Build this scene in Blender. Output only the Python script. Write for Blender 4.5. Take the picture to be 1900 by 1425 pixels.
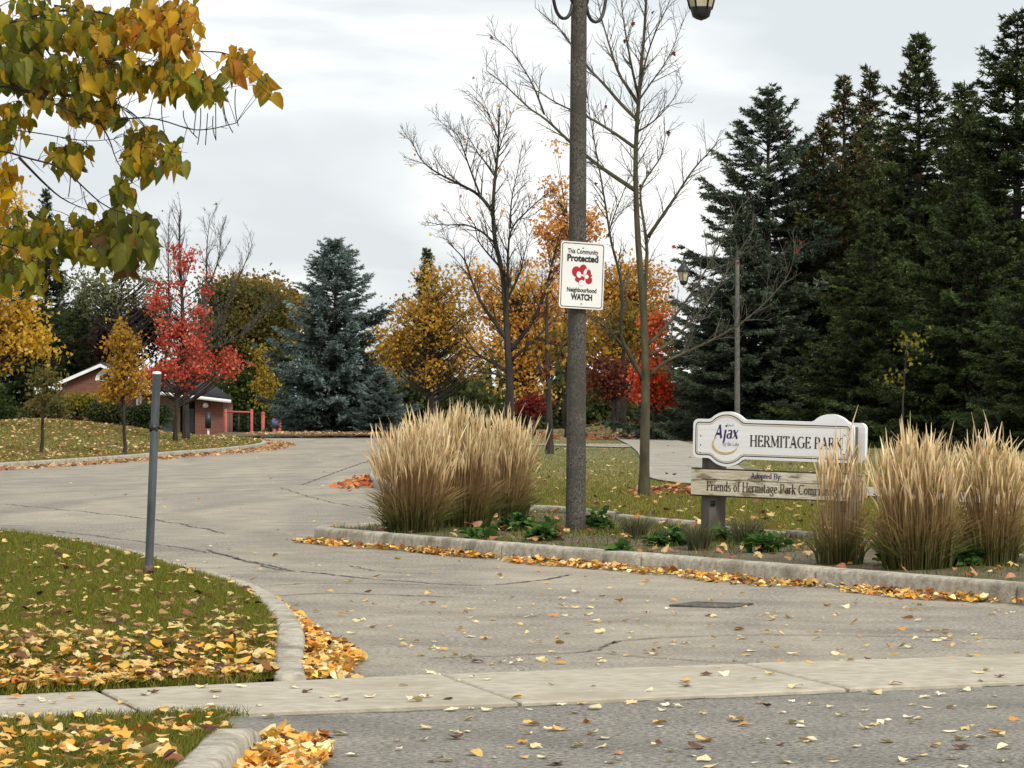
import bpy, math, random
import numpy as np
from mathutils import Vector, Matrix
from mathutils.geometry import delaunay_2d_cdt

for o in list(bpy.data.objects):
    bpy.data.objects.remove(o)
SC = bpy.context.scene
COL = SC.collection
rng = np.random.default_rng(11)
random.seed(5)

# ------------------------------------------------------------------ camera
F, CX, HY, CH = 6400.0, 950.0, 754.0, 1.15      # focal length and horizon row in photo pixels, eye height
cam = bpy.data.cameras.new('camera')
cam.sensor_width = 36.0
cam.lens = 36.0 * F / 1900.0
cam.clip_start = 0.5
cam.clip_end = 3000
camo = bpy.data.objects.new('camera', cam)
COL.objects.link(camo)
camo.location = (0, 0, CH)
camo.rotation_euler = (math.radians(90) + math.atan((HY - 712.5) / F), 0, 0)
SC.camera = camo

# ------------------------------------------------------------------ sky and sun (bright overcast)
SUN_EL, SUN_AZ = math.radians(42), math.radians(150)      # azimuth from +Y towards +X
world = bpy.data.worlds.new('World')
SC.world = world
world.use_nodes = True
wn, wl = world.node_tree.nodes, world.node_tree.links
wn.clear()
out = wn.new('ShaderNodeOutputWorld')
bg = wn.new('ShaderNodeBackground')
sky = wn.new('ShaderNodeTexSky')
sky.sky_type = 'NISHITA'
sky.sun_disc = False
sky.sun_elevation = SUN_EL
sky.sun_rotation = SUN_AZ
sky.dust_density = 2.0
bg_sky = wn.new('ShaderNodeBackground')
bg_sky.inputs['Strength'].default_value = 0.1
wl.new(sky.outputs[0], bg_sky.inputs[0])
tc = wn.new('ShaderNodeTexCoord')
mp = wn.new('ShaderNodeMapping')
mp.inputs['Scale'].default_value = (5.0, 5.0, 26.0)
mp.inputs['Rotation'].default_value = (0.0, math.radians(5), 0.0)
mp.inputs['Location'].default_value = (1.7, 0.4, 0.3)
wl.new(tc.outputs['Generated'], mp.inputs[0])
n1 = wn.new('ShaderNodeTexNoise')
n1.inputs['Scale'].default_value = 1.0
n1.inputs['Detail'].default_value = 5
n1.inputs['Roughness'].default_value = 0.5
n1.inputs['Distortion'].default_value = 0.6
wl.new(mp.outputs[0], n1.inputs['Vector'])
rp = wn.new('ShaderNodeValToRGB')
rp.color_ramp.elements[0].position = 0.36
rp.color_ramp.elements[0].color = (0.43, 0.452, 0.468, 1)
rp.color_ramp.elements[1].position = 0.57
rp.color_ramp.elements[1].color = (0.63, 0.628, 0.612, 1)
e = rp.color_ramp.elements.new(0.46)
e.color = (0.505, 0.525, 0.532, 1)
wl.new(n1.outputs['Fac'], rp.inputs[0])
wl.new(rp.outputs[0], bg.inputs[0])
bg.inputs['Strength'].default_value = 1.0
mx = wn.new('ShaderNodeMixShader')
mx.inputs[0].default_value = 0.93
wl.new(bg_sky.outputs[0], mx.inputs[1])
wl.new(bg.outputs[0], mx.inputs[2])
wl.new(mx.outputs[0], out.inputs[0])

sl = bpy.data.lights.new('sun', 'SUN')
sl.energy = 1.5
sl.angle = math.radians(14)
sl.color = (1.0, 0.95, 0.87)
so = bpy.data.objects.new('sun', sl)
COL.objects.link(so)
sd = Vector((math.sin(SUN_AZ) * math.cos(SUN_EL), math.cos(SUN_AZ) * math.cos(SUN_EL), math.sin(SUN_EL)))
so.rotation_euler = sd.to_track_quat('Z', 'Y').to_euler()
so.location = (0, -20, 40)

SC.view_settings.view_transform = 'Standard'
SC.view_settings.look = 'None'
SC.view_settings.exposure = 0.86
SC.view_settings.gamma = 1.0
SC.view_settings.use_curve_mapping = False
SC.render.engine = 'CYCLES'
SC.cycles.max_bounces = 6
SC.cycles.diffuse_bounces = 3
SC.cycles.transmission_bounces = 4

# ------------------------------------------------------------------ helpers
def W(px, py, d):
    """world point for a photo position and a distance"""
    return np.array([(px - CX) / F * d, d, CH - (py - HY) / F * d])

def G(px, py, z=0.0):
    """point of the level z seen at a photo position"""
    d = F * (CH - z) / (py - HY)
    return ((px - CX) / F * d, d)

def lin(c):
    c = np.asarray(c, float) / 255.0
    return np.where(c <= 0.04045, c / 12.92, ((c + 0.055) / 1.055) ** 2.4)

def alb(r, g, b, k=0.8):
    return tuple(lin((r, g, b)) * k)

def link(o, parent=None):
    COL.objects.link(o)
    if parent is not None:
        o.parent = parent
    return o

def tag(o, label=None, cat=None, group=None, kind=None):
    if label: o['label'] = label
    if cat: o['category'] = cat
    if group: o['group'] = group
    if kind: o['kind'] = kind
    return o

def empty(name, loc=(0, 0, 0), rz=0.0, label=None, cat=None, group=None, kind=None):
    o = bpy.data.objects.new(name, None)
    o.empty_display_size = 0.2
    o.location = tuple(float(v) for v in loc)
    o.rotation_euler = (0, 0, rz)
    link(o)
    return tag(o, label, cat, group, kind)

def tri_mesh(name, V, T, col=None, mat=None, smooth=False):
    V = np.ascontiguousarray(V, dtype=np.float32)
    T = np.ascontiguousarray(T, dtype=np.int32)
    me = bpy.data.meshes.new(name)
    me.vertices.add(len(V))
    me.vertices.foreach_set('co', V.ravel())
    me.loops.add(T.size)
    me.loops.foreach_set('vertex_index', T.ravel())
    me.polygons.add(len(T))
    me.polygons.foreach_set('loop_start', np.arange(0, T.size, 3, dtype=np.int32))
    if smooth:
        me.polygons.foreach_set('use_smooth', np.ones(len(T), dtype=bool))
    if col is not None:
        a = me.color_attributes.new('Col', 'FLOAT_COLOR', 'POINT')
        c4 = np.ones((len(V), 4), dtype=np.float32)
        c4[:, :3] = np.clip(col, 0, 1)
        a.data.foreach_set('color', c4.ravel())
    me.update()
    me.validate()
    if mat is not None:
        me.materials.append(mat)
    return me

class MB:
    """collects triangles (verts, tris, colours) and links them as one mesh object"""
    def __init__(s):
        s.v, s.t, s.c, s.n = [], [], [], 0
    def add(s, V, T, col=None):
        V = np.asarray(V, float).reshape(-1, 3)
        T = np.asarray(T, int).reshape(-1, 3)
        s.v.append(V); s.t.append(T + s.n); s.n += len(V)
        if col is None: col = (0.5, 0.5, 0.5)
        s.c.append(np.broadcast_to(np.asarray(col, float), (len(V), 3)))
    def quad(s, a, b, c, d, col=None):
        s.add([a, b, c, d], [[0, 1, 2], [0, 2, 3]], col)
    def box(s, x0, x1, y0, y1, z0, z1, col=None):
        v = [(x, y, z) for z in (z0, z1) for y in (y0, y1) for x in (x0, x1)]
        q = [(0, 2, 3, 1), (4, 5, 7, 6), (0, 1, 5, 4), (2, 6, 7, 3), (0, 4, 6, 2), (1, 3, 7, 5)]
        s.add(v, [t for a, b, c, d in q for t in ((a, b, c), (a, c, d))], col)
    def tube(s, pts, rad, sides=5, col=None, cap=True):
        P = np.asarray(pts, float)
        n = len(P)
        R = np.broadcast_to(np.asarray(rad, float), (n,))
        D = np.gradient(P, axis=0)
        D /= np.linalg.norm(D, axis=1, keepdims=True) + 1e-9
        ref = np.array([0.0, 0, 1.0]) if abs(D[0, 2]) < 0.9 else np.array([1.0, 0, 0])
        A = np.cross(D, ref); A /= np.linalg.norm(A, axis=1, keepdims=True) + 1e-9
        B = np.cross(D, A)
        a = np.arange(sides) * 2 * math.pi / sides
        V = P[:, None] + R[:, None, None] * (np.cos(a)[None, :, None] * A[:, None] + np.sin(a)[None, :, None] * B[:, None])
        V = V.reshape(-1, 3)
        i = np.arange(n - 1)[:, None] * sides
        j = np.arange(sides)[None]
        k = (j + 1) % sides
        t1 = np.stack([i + j, i + k, i + sides + k], -1).reshape(-1, 3)
        t2 = np.stack([i + j, i + sides + k, i + sides + j], -1).reshape(-1, 3)
        T = np.concatenate([t1, t2])
        if cap:
            V = np.concatenate([V, P[:1], P[-1:]])
            c0, c1 = n * sides, n * sides + 1
            jj, kk = j[0], k[0]
            T = np.concatenate([T, np.stack([np.full(sides, c0), kk, jj], -1),
                                np.stack([np.full(sides, c1), (n - 1) * sides + jj, (n - 1) * sides + kk], -1)])
        s.add(V, T, col)
    def lathe(s, prof, sides=12, col=None, centre=(0, 0, 0)):
        """profile of (radius, z)"""
        p = np.asarray(prof, float)
        a = np.arange(sides) * 2 * math.pi / sides
        V = np.stack([p[:, 0][:, None] * np.cos(a), p[:, 0][:, None] * np.sin(a), np.repeat(p[:, 1][:, None], sides, 1)], -1).reshape(-1, 3)
        V = V + np.asarray(centre, float)
        n = len(p)
        i = np.arange(n - 1)[:, None] * sides
        j = np.arange(sides)[None]
        k = (j + 1) % sides
        T = np.concatenate([np.stack([i + j, i + k, i + sides + k], -1).reshape(-1, 3),
                            np.stack([i + j, i + sides + k, i + sides + j], -1).reshape(-1, 3)])
        s.add(V, T, col)
    def mesh(s, name, mat=None, smooth=False):
        return tri_mesh(name, np.concatenate(s.v), np.concatenate(s.t), np.concatenate(s.c), mat, smooth)
    def build(s, name, mat=None, parent=None, smooth=False, loc=None):
        o = bpy.data.objects.new(name, s.mesh(name, mat, smooth))
        if loc is not None: o.location = loc
        return link(o, parent)

# ------------------------------------------------------------------ materials
def new_mat(name):
    m = bpy.data.materials.new(name)
    m.use_nodes = True
    return m, m.node_tree.nodes, m.node_tree.links, m.node_tree.nodes['Principled BSDF']

def mat_noise(name, c1, c2, scale=8.0, rough=0.85, detail=6, c3=None, scale3=1.0, lo3=0.45, hi3=0.65, bump=0.0, bscale=None,
              spec=0.3, metal=0.0, stretch=(1, 1, 1), lo=0.35, hi=0.65):
    m, n, l, p = new_mat(name)
    p.inputs['Roughness'].default_value = rough
    p.inputs['Specular IOR Level'].default_value = spec
    p.inputs['Metallic'].default_value = metal
    t = n.new('ShaderNodeTexCoord')
    mpn = n.new('ShaderNodeMapping')
    mpn.inputs['Scale'].default_value = stretch
    l.new(t.outputs['Object'], mpn.inputs[0])
    a = n.new('ShaderNodeTexNoise')
    a.inputs['Scale'].default_value = scale
    a.inputs['Detail'].default_value = detail
    l.new(mpn.outputs[0], a.inputs['Vector'])
    r = n.new('ShaderNodeValToRGB')
    r.color_ramp.elements[0].position = lo
    r.color_ramp.elements[1].position = hi
    r.color_ramp.elements[0].color = (*c1, 1)
    r.color_ramp.elements[1].color = (*c2, 1)
    l.new(a.outputs['Fac'], r.inputs[0])
    src = r.outputs[0]
    if c3 is not None:
        b = n.new('ShaderNodeTexNoise')
        b.inputs['Scale'].default_value = scale3
        b.inputs['Detail'].default_value = 4
        l.new(mpn.outputs[0], b.inputs['Vector'])
        mr = n.new('ShaderNodeMapRange')
        mr.inputs[1].default_value = lo3
        mr.inputs[2].default_value = hi3
        l.new(b.outputs['Fac'], mr.inputs[0])
        mix = n.new('ShaderNodeMixRGB')
        l.new(mr.outputs[0], mix.inputs[0])
        l.new(src, mix.inputs[1])
        mix.inputs[2].default_value = (*c3, 1)
        src = mix.outputs[0]
    l.new(src, p.inputs['Base Color'])
    if bump:
        bn = n.new('ShaderNodeTexNoise')
        bn.inputs['Scale'].default_value = bscale or scale * 3
        bn.inputs['Detail'].default_value = 4
        l.new(mpn.outputs[0], bn.inputs['Vector'])
        bu = n.new('ShaderNodeBump')
        bu.inputs['Strength'].default_value = bump
        bu.inputs['Distance'].default_value = 0.02
        l.new(bn.outputs['Fac'], bu.inputs['Height'])
        l.new(bu.outputs[0], p.inputs['Normal'])
    return m

def mat_leaf(name, trans=0.35, rough=0.6, objrandom=None):
    """foliage: colour from the per-leaf attribute (or a ramp over the object's random number), some light passes through"""
    m, n, l, p = new_mat(name)
    p.inputs['Roughness'].default_value = rough
    p.inputs['Specular IOR Level'].default_value = 0.25
    if objrandom is None:
        a = n.new('ShaderNodeAttribute')
        a.attribute_name = 'Col'
        src = a.outputs['Color']
    else:
        oi = n.new('ShaderNodeObjectInfo')
        r = n.new('ShaderNodeValToRGB')
        r.color_ramp.interpolation = 'CONSTANT'
        k = len(objrandom)
        while len(r.color_ramp.elements) < k:
            r.color_ramp.elements.new(0.5)
        for i, c in enumerate(objrandom):
            r.color_ramp.elements[i].position = i / k
            r.color_ramp.elements[i].color = (*c, 1)
        l.new(oi.outputs['Random'], r.inputs[0])
        t = n.new('ShaderNodeTexCoord')
        nz = n.new('ShaderNodeTexNoise')
        nz.inputs['Scale'].default_value = 14
        l.new(t.outputs['Object'], nz.inputs['Vector'])
        hs = n.new('ShaderNodeHueSaturation')
        mr = n.new('ShaderNodeMapRange')
        mr.inputs[1].default_value, mr.inputs[2].default_value = 0.3, 0.7
        mr.inputs[3].default_value, mr.inputs[4].default_value = 0.7, 1.2
        l.new(nz.outputs['Fac'], mr.inputs[0])
        l.new(mr.outputs[0], hs.inputs['Value'])
        l.new(r.outputs[0], hs.inputs['Color'])
        src = hs.outputs[0]
    l.new(src, p.inputs['Base Color'])
    if trans > 0:
        tr = n.new('ShaderNodeBsdfTranslucent')
        l.new(src, tr.inputs[0])
        mixs = n.new('ShaderNodeMixShader')
        mixs.inputs[0].default_value = trans
        l.new(p.outputs[0], mixs.inputs[1])
        l.new(tr.outputs[0], mixs.inputs[2])
        l.new(mixs.outputs[0], n['Material Output'].inputs[0])
    return m

M = {}
M['leaf'] = mat_leaf('leaf_foliage', 0.45)
M['needle'] = mat_leaf('needle_foliage', 0.12, 0.55)
M['straw'] = mat_leaf('straw_grass', 0.3, 0.6)
M['litter'] = mat_leaf('leaf_litter', 0.15, 0.55)
M['blade'] = mat_leaf('grass_blade', 0.3, 0.6)

def mat_asphalt(name, c1, c2, light, rings=None):
    """aged asphalt: pale binder, stone speckle, broad worn areas"""
    m, n, l, p = new_mat(name)
    p.inputs['Roughness'].default_value = 0.88
    p.inputs['Specular IOR Level'].default_value = 0.25
    t = n.new('ShaderNodeTexCoord')
    fine = n.new('ShaderNodeTexNoise'); fine.inputs['Scale'].default_value = 42; fine.inputs['Detail'].default_value = 4
    fine.inputs['Roughness'].default_value = 0.8
    l.new(t.outputs['Object'], fine.inputs['Vector'])
    r = n.new('ShaderNodeValToRGB')
    r.color_ramp.elements[0].position = 0.36; r.color_ramp.elements[1].position = 0.64
    r.color_ramp.elements[0].color = (*c1, 1); r.color_ramp.elements[1].color = (*c2, 1)
    l.new(fine.outputs['Fac'], r.inputs[0])
    mp_ = n.new('ShaderNodeMapping'); mp_.inputs['Scale'].default_value = (1.0, 0.16, 1.0); mp_.inputs['Rotation'].default_value = (0, 0, math.radians(-18))
    l.new(t.outputs['Object'], mp_.inputs[0])
    big = n.new('ShaderNodeTexNoise'); big.inputs['Scale'].default_value = 0.9; big.inputs['Detail'].default_value = 5
    big.inputs['Distortion'].default_value = 0.8
    l.new(mp_.outputs[0], big.inputs['Vector'])
    mr = n.new('ShaderNodeMapRange'); mr.inputs[1].default_value = 0.4; mr.inputs[2].default_value = 0.68
    mr.inputs[4].default_value = 0.5
    l.new(big.outputs['Fac'], mr.inputs[0])
    mix = n.new('ShaderNodeMixRGB'); mix.inputs[2].default_value = (*light, 1)
    l.new(mr.outputs[0], mix.inputs[0]); l.new(r.outputs[0], mix.inputs[1])
    st = n.new('ShaderNodeTexNoise'); st.inputs['Scale'].default_value = 2.3; st.inputs['Detail'].default_value = 6
    st.inputs['Roughness'].default_value = 0.65
    l.new(t.outputs['Object'], st.inputs['Vector'])
    mr2 = n.new('ShaderNodeMapRange'); mr2.inputs[1].default_value = 0.3; mr2.inputs[2].default_value = 0.7
    mr2.inputs[3].default_value = 0.76; mr2.inputs[4].default_value = 1.16
    l.new(st.outputs['Fac'], mr2.inputs[0])
    hs = n.new('ShaderNodeHueSaturation')
    l.new(mr2.outputs[0], hs.inputs['Value']); l.new(mix.outputs[0], hs.inputs['Color'])
    # faint curved tyre marks left by cars turning
    wv = n.new('ShaderNodeTexWave'); wv.wave_type = 'RINGS'; wv.rings_direction = 'Z'
    wv.inputs['Scale'].default_value = 0.16; wv.inputs['Distortion'].default_value = 2.2; wv.inputs['Detail'].default_value = 3; wv.inputs['Detail Scale'].default_value = 0.8
    mw = n.new('ShaderNodeMapping'); mw.inputs['Location'].default_value = (-14.0, -38.0, 0)
    l.new(t.outputs['Object'], mw.inputs[0]); l.new(mw.outputs[0], wv.inputs['Vector'])
    mr3 = n.new('ShaderNodeMapRange'); mr3.inputs[1].default_value = 0.0; mr3.inputs[2].default_value = 0.22
    mr3.inputs[3].default_value = 0.86; mr3.inputs[4].default_value = 1.0
    l.new(wv.outputs['Fac'], mr3.inputs[0])
    hs2 = n.new('ShaderNodeHueSaturation'); l.new(mr3.outputs[0], hs2.inputs['Value']); l.new(hs.outputs[0], hs2.inputs['Color'])
    l.new(hs2.outputs[0], p.inputs['Base Color'])
    bu = n.new('ShaderNodeBump'); bu.inputs['Strength'].default_value = 0.8; bu.inputs['Distance'].default_value = 0.01
    l.new(fine.outputs['Fac'], bu.inputs['Height']); l.new(bu.outputs[0], p.inputs['Normal'])
    return m

M['asphalt'] = mat_asphalt('aged_asphalt', (0.095, 0.083, 0.066), (0.47, 0.425, 0.35), (0.47, 0.41, 0.305))
M['street'] = mat_asphalt('street_asphalt', (0.05, 0.045, 0.038), (0.40, 0.37, 0.315), (0.27, 0.248, 0.205))
M['pathasph'] = mat_asphalt('path_asphalt', (0.27, 0.25, 0.205), (0.40, 0.37, 0.31), (0.40, 0.365, 0.29))
M['crack'] = mat_noise('crack_sealant', (0.05, 0.046, 0.04), (0.17, 0.155, 0.13), 9, 0.85)
M['slab'] = mat_noise('sidewalk_concrete', (0.36, 0.32, 0.245), (0.48, 0.435, 0.345), 14, 0.9, c3=(0.32, 0.28, 0.205), scale3=1.6, lo3=0.5, hi3=0.75, bump=0.25, bscale=120)
M['kerb'] = mat_noise('kerb_concrete', (0.32, 0.29, 0.232), (0.50, 0.46, 0.37), 22, 0.92, c3=(0.17, 0.147, 0.108), scale3=5.0, lo3=0.50, hi3=0.76, bump=0.5, bscale=60)
M['lawn'] = mat_noise('lawn_turf', (0.048, 0.062, 0.014), (0.10, 0.115, 0.028), 5, 0.95, c3=(0.15, 0.125, 0.055), scale3=0.7, lo3=0.45, hi3=0.7, bump=0.6, bscale=60)
M['lawn_dry'] = mat_noise('dry_lawn_turf', (0.085, 0.11, 0.024), (0.15, 0.155, 0.05), 3, 0.95, c3=(0.22, 0.175, 0.09), scale3=0.45, lo3=0.4, hi3=0.68, bump=0.6, bscale=30)
M['soil'] = mat_noise('bed_soil', (0.07, 0.055, 0.035), (0.18, 0.14, 0.09), 9, 0.95, c3=(0.085, 0.095, 0.03), scale3=1.2, lo3=0.5, hi3=0.65, bump=0.8, bscale=30)
M['floor'] = mat_noise('forest_floor', (0.075, 0.055, 0.025), (0.17, 0.12, 0.055), 2.0, 0.95, c3=(0.06, 0.07, 0.025), scale3=0.3, bump=0.6, bscale=8)
M['bark_dark'] = mat_noise('dark_bark', (0.022, 0.018, 0.015), (0.055, 0.045, 0.037), 9, 0.95, stretch=(1, 1, 0.25), bump=0.7, bscale=30)
M['bark_olive'] = mat_noise('olive_bark', (0.045, 0.039, 0.024), (0.105, 0.09, 0.055), 10, 0.95, c3=(0.06, 0.06, 0.028), scale3=3, stretch=(1, 1, 0.3), bump=0.6, bscale=30)
M['bark_grey'] = mat_noise('grey_bark', (0.055, 0.049, 0.043), (0.12, 0.108, 0.095), 10, 0.95, stretch=(1, 1, 0.3), bump=0.5, bscale=30)
M['concrete_pole'] = mat_noise('exposed_aggregate', (0.032, 0.029, 0.025), (0.135, 0.123, 0.102), 75, 0.9, detail=3, lo=0.36, hi=0.64, c3=(0.06, 0.055, 0.046), scale3=6, bump=0.3, bscale=70, stretch=(1, 1, 0.75))
M['grey_pole'] = mat_noise('pale_concrete_pole', (0.085, 0.08, 0.07), (0.14, 0.132, 0.115), 14, 0.9)
M['steel'] = mat_noise('galvanised_steel', (0.05, 0.06, 0.064), (0.105, 0.12, 0.125), 12, 0.5, metal=0.25, stretch=(1, 1, 0.3), spec=0.5)
M['rust'] = mat_noise('rusted_steel', (0.07, 0.05, 0.035), (0.16, 0.11, 0.075), 40, 0.8)
M['cast_iron'] = mat_noise('worn_cast_iron', (0.08, 0.073, 0.063), (0.17, 0.155, 0.13), 14, 0.7)
M['black_iron'] = mat_noise('black_iron', (0.012, 0.012, 0.014), (0.025, 0.025, 0.028), 10, 0.45, spec=0.5)
M['lamp_glass'] = mat_noise('lamp_glass', (0.42, 0.37, 0.24), (0.58, 0.52, 0.37), 6, 0.3, spec=0.5)
M['white_paint'] = mat_noise('white_painted_wood', (0.74, 0.74, 0.73), (0.83, 0.83, 0.82), 5, 0.5, stretch=(0.3, 1, 6), c3=(0.66, 0.655, 0.63), scale3=3, lo3=0.6, hi3=0.85)
M['white_metal'] = mat_noise('white_sheet_metal', (0.70, 0.71, 0.67), (0.76, 0.77, 0.73), 3, 0.45)
M['flaking'] = mat_noise('flaking_cream_paint', (0.48, 0.42, 0.30), (0.66, 0.60, 0.47), 7, 0.8, c3=(0.25, 0.20, 0.135), scale3=9, lo3=0.53, hi3=0.60, stretch=(0.5, 1, 2.0), bump=0.4, bscale=25)
M['post_wood'] = mat_noise('weathered_post', (0.09, 0.08, 0.066), (0.20, 0.178, 0.148), 12, 0.9, stretch=(1, 1, 0.15), bump=0.5, bscale=25)
M['print_black'] = mat_noise('black_print', (0.02, 0.02, 0.02), (0.04, 0.04, 0.04), 20, 0.6)
M['print_brown'] = mat_noise('brown_print', (0.035, 0.025, 0.018), (0.08, 0.055, 0.035), 12, 0.7)
M['print_red'] = mat_noise('red_print', (0.36, 0.012, 0.02), (0.42, 0.02, 0.03), 20, 0.5)
M['print_purple'] = mat_noise('purple_print', (0.022, 0.014, 0.085), (0.04, 0.022, 0.12), 20, 0.5)
M['print_gold'] = mat_noise('gold_print', (0.52, 0.34, 0.12), (0.66, 0.46, 0.2), 20, 0.5)
M['print_grey'] = mat_noise('grey_print', (0.30, 0.28, 0.33), (0.42, 0.40, 0.44), 20, 0.5)
M['roof'] = mat_noise('dark_shingles', (0.02, 0.022, 0.025), (0.045, 0.047, 0.052), 6, 0.9, stretch=(1, 1, 6))
M['fascia'] = mat_noise('white_fascia', (0.75, 0.75, 0.74), (0.85, 0.85, 0.84), 3, 0.5)
M['door'] = mat_noise('grey_steel_door', (0.10, 0.12, 0.13), (0.13, 0.15, 0.165), 3, 0.5)
M['inner_shade'] = mat_noise('shade_black', (0.012, 0.012, 0.012), (0.02, 0.02, 0.02), 3, 0.8)  # near-black stands in for shade in drain, door recess and window
M['tan'] = mat_noise('tan_masonry', (0.30, 0.21, 0.12), (0.38, 0.27, 0.16), 5, 0.9)
M['red_steel'] = mat_noise('red_painted_steel', (0.36, 0.07, 0.06), (0.44, 0.10, 0.08), 5, 0.5)
M['blue_plastic'] = mat_noise('blue_plastic', (0.10, 0.12, 0.26), (0.13, 0.15, 0.31), 5, 0.5)
M['globe'] = mat_noise('lamp_globe', (0.7, 0.68, 0.6), (0.78, 0.76, 0.68), 4, 0.3)
def mat_brick():
    m, n, l, p = new_mat('red_brick')
    t = n.new('ShaderNodeTexCoord')
    sp = n.new('ShaderNodeSeparateXYZ'); cb = n.new('ShaderNodeCombineXYZ')
    ad = n.new('ShaderNodeMath'); ad.operation = 'ADD'
    l.new(t.outputs['Object'], sp.inputs[0])
    l.new(sp.outputs[0], ad.inputs[0]); l.new(sp.outputs[1], ad.inputs[1])
    l.new(ad.outputs[0], cb.inputs[0]); l.new(sp.outputs[2], cb.inputs[1])
    b = n.new('ShaderNodeTexBrick')
    b.inputs['Scale'].default_value = 1.0
    b.inputs['Brick Width'].default_value = 0.21
    b.inputs['Row Height'].default_value = 0.075
    b.inputs['Mortar Size'].default_value = 0.008
    b.inputs['Color1'].default_value = (0.155, 0.05, 0.033, 1)
    b.inputs['Color2'].default_value = (0.205, 0.07, 0.046, 1)
    b.inputs['Mortar'].default_value = (0.17, 0.115, 0.088, 1)
    l.new(cb.outputs[0], b.inputs['Vector'])
    l.new(b.outputs[0], p.inputs['Base Color'])
    p.inputs['Roughness'].default_value = 0.9
    return m
M['brick'] = mat_brick()

# ------------------------------------------------------------------ plan geometry
def smooth(a, b, x):
    t = np.clip((np.asarray(x, float) - a) / (b - a), 0, 1)
    return t * t * (3 - 2 * t)

def seg_dist(P, poly):
    """distance of points to an open polyline"""
    P = np.asarray(P, float)
    best = np.full(len(P), 1e9)
    for a, b in zip(poly[:-1], poly[1:]):
        a = np.array(a, float); b = np.array(b, float)
        ab = b - a
        t = np.clip(((P - a) @ ab) / (ab @ ab + 1e-12), 0, 1)
        best = np.minimum(best, np.linalg.norm(P - (a + t[:, None] * ab), axis=1))
    return best

def inside(P, poly):
    P = np.asarray(P, float)
    x, y = P[:, 0], P[:, 1]
    r = np.zeros(len(P), bool)
    n = len(poly)
    for i in range(n):
        x0, y0 = poly[i]; x1, y1 = poly[(i + 1) % n]
        c = ((y0 > y) != (y1 > y)) & (x < (x1 - x0) * (y - y0) / (y1 - y0 + 1e-12) + x0)
        r ^= c
    return r

def resample(poly, step):
    P = np.asarray(poly, float)
    L = np.concatenate([[0], np.cumsum(np.linalg.norm(np.diff(P, axis=0), axis=1))])
    n = max(2, int(round(L[-1] / step)) + 1)
    s = np.linspace(0, L[-1], n)
    return np.stack([np.interp(s, L, P[:, k]) for k in range(P.shape[1])], -1)

def curve(poly, step=0.3, it=2):
    """Chaikin-smoothed open polyline"""
    P = np.asarray(poly, float)
    for _ in range(it):
        Q = [P[0]]
        for a, b in zip(P[:-1], P[1:]):
            Q += [a * 0.75 + b * 0.25, a * 0.25 + b * 0.75]
        Q.append(P[-1])
        P = np.array(Q)
    return resample(P, step)

def offset(poly, w):
    """open polyline moved to its left by w"""
    P = np.asarray(poly, float)
    D = np.gradient(P, axis=0)
    D /= np.linalg.norm(D, axis=1, keepdims=True) + 1e-9
    N = np.stack([-D[:, 1], D[:, 0]], -1)
    return P + N * w

def sheet(name, poly, zf, spacing, mat, bound_step=None, parent=None):
    """a triangulated sheet over a polygon, its height from zf(points)"""
    poly = [tuple(p) for p in poly]
    B = np.array(poly, float)
    if bound_step:
        B = resample(np.vstack([B, B[:1]]), bound_step)[:-1]
    lo, hi = B.min(0), B.max(0)
    gx = np.arange(lo[0], hi[0], spacing[0]); gy = np.arange(lo[1], hi[1], spacing[1])
    gx, gy = np.meshgrid(gx, gy)
    P = np.stack([gx.ravel(), gy.ravel()], -1) + rng.uniform(-.2, .2, (gx.size, 2)) * np.array(spacing)
    P = P[inside(P, [tuple(b) for b in B])]
    if len(P):
        P = P[seg_dist(P, np.vstack([B, B[:1]])) > 0.35 * min(spacing)]
    allp = np.vstack([B, P]) if len(P) else B
    n = len(B)
    vs, _, fs, _, _, _ = delaunay_2d_cdt([Vector((float(a), float(b))) for a, b in allp],
                                         [], [list(range(n))], 1, 1e-5)
    V2 = np.array([(v.x, v.y) for v in vs])
    T = np.array([f for f in fs if len(f) == 3])
    a, b, c = V2[T[:, 0]], V2[T[:, 1]], V2[T[:, 2]]
    cr = (b[:, 0] - a[:, 0]) * (c[:, 1] - a[:, 1]) - (b[:, 1] - a[:, 1]) * (c[:, 0] - a[:, 0])
    T[cr < 0] = T[cr < 0][:, ::-1]
    V = np.column_stack([V2, zf(V2)])
    o = bpy.data.objects.new(name, tri_mesh(name, V, T, None, mat, True))
    return link(o, parent)

# sidewalk edges (far and near)
SW_TOP = np.array([(-14.5, 7.4), (-2.01, 13.55), (-0.566, 14.49), (1.0, 15.2), (2.34, 15.76), (9.0, 18.6)])
SW_BOT = np.array([(-14.0, 5.6), (-1.87, 12.42), (-0.51, 12.96), (0.8, 13.6), (2.12, 14.26), (9.4, 17.2)])
def sw_top_y(x): return np.interp(x, SW_TOP[:, 0], SW_TOP[:, 1])
def sw_bot_y(x): return np.interp(x, SW_BOT[:, 0], SW_BOT[:, 1])

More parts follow.
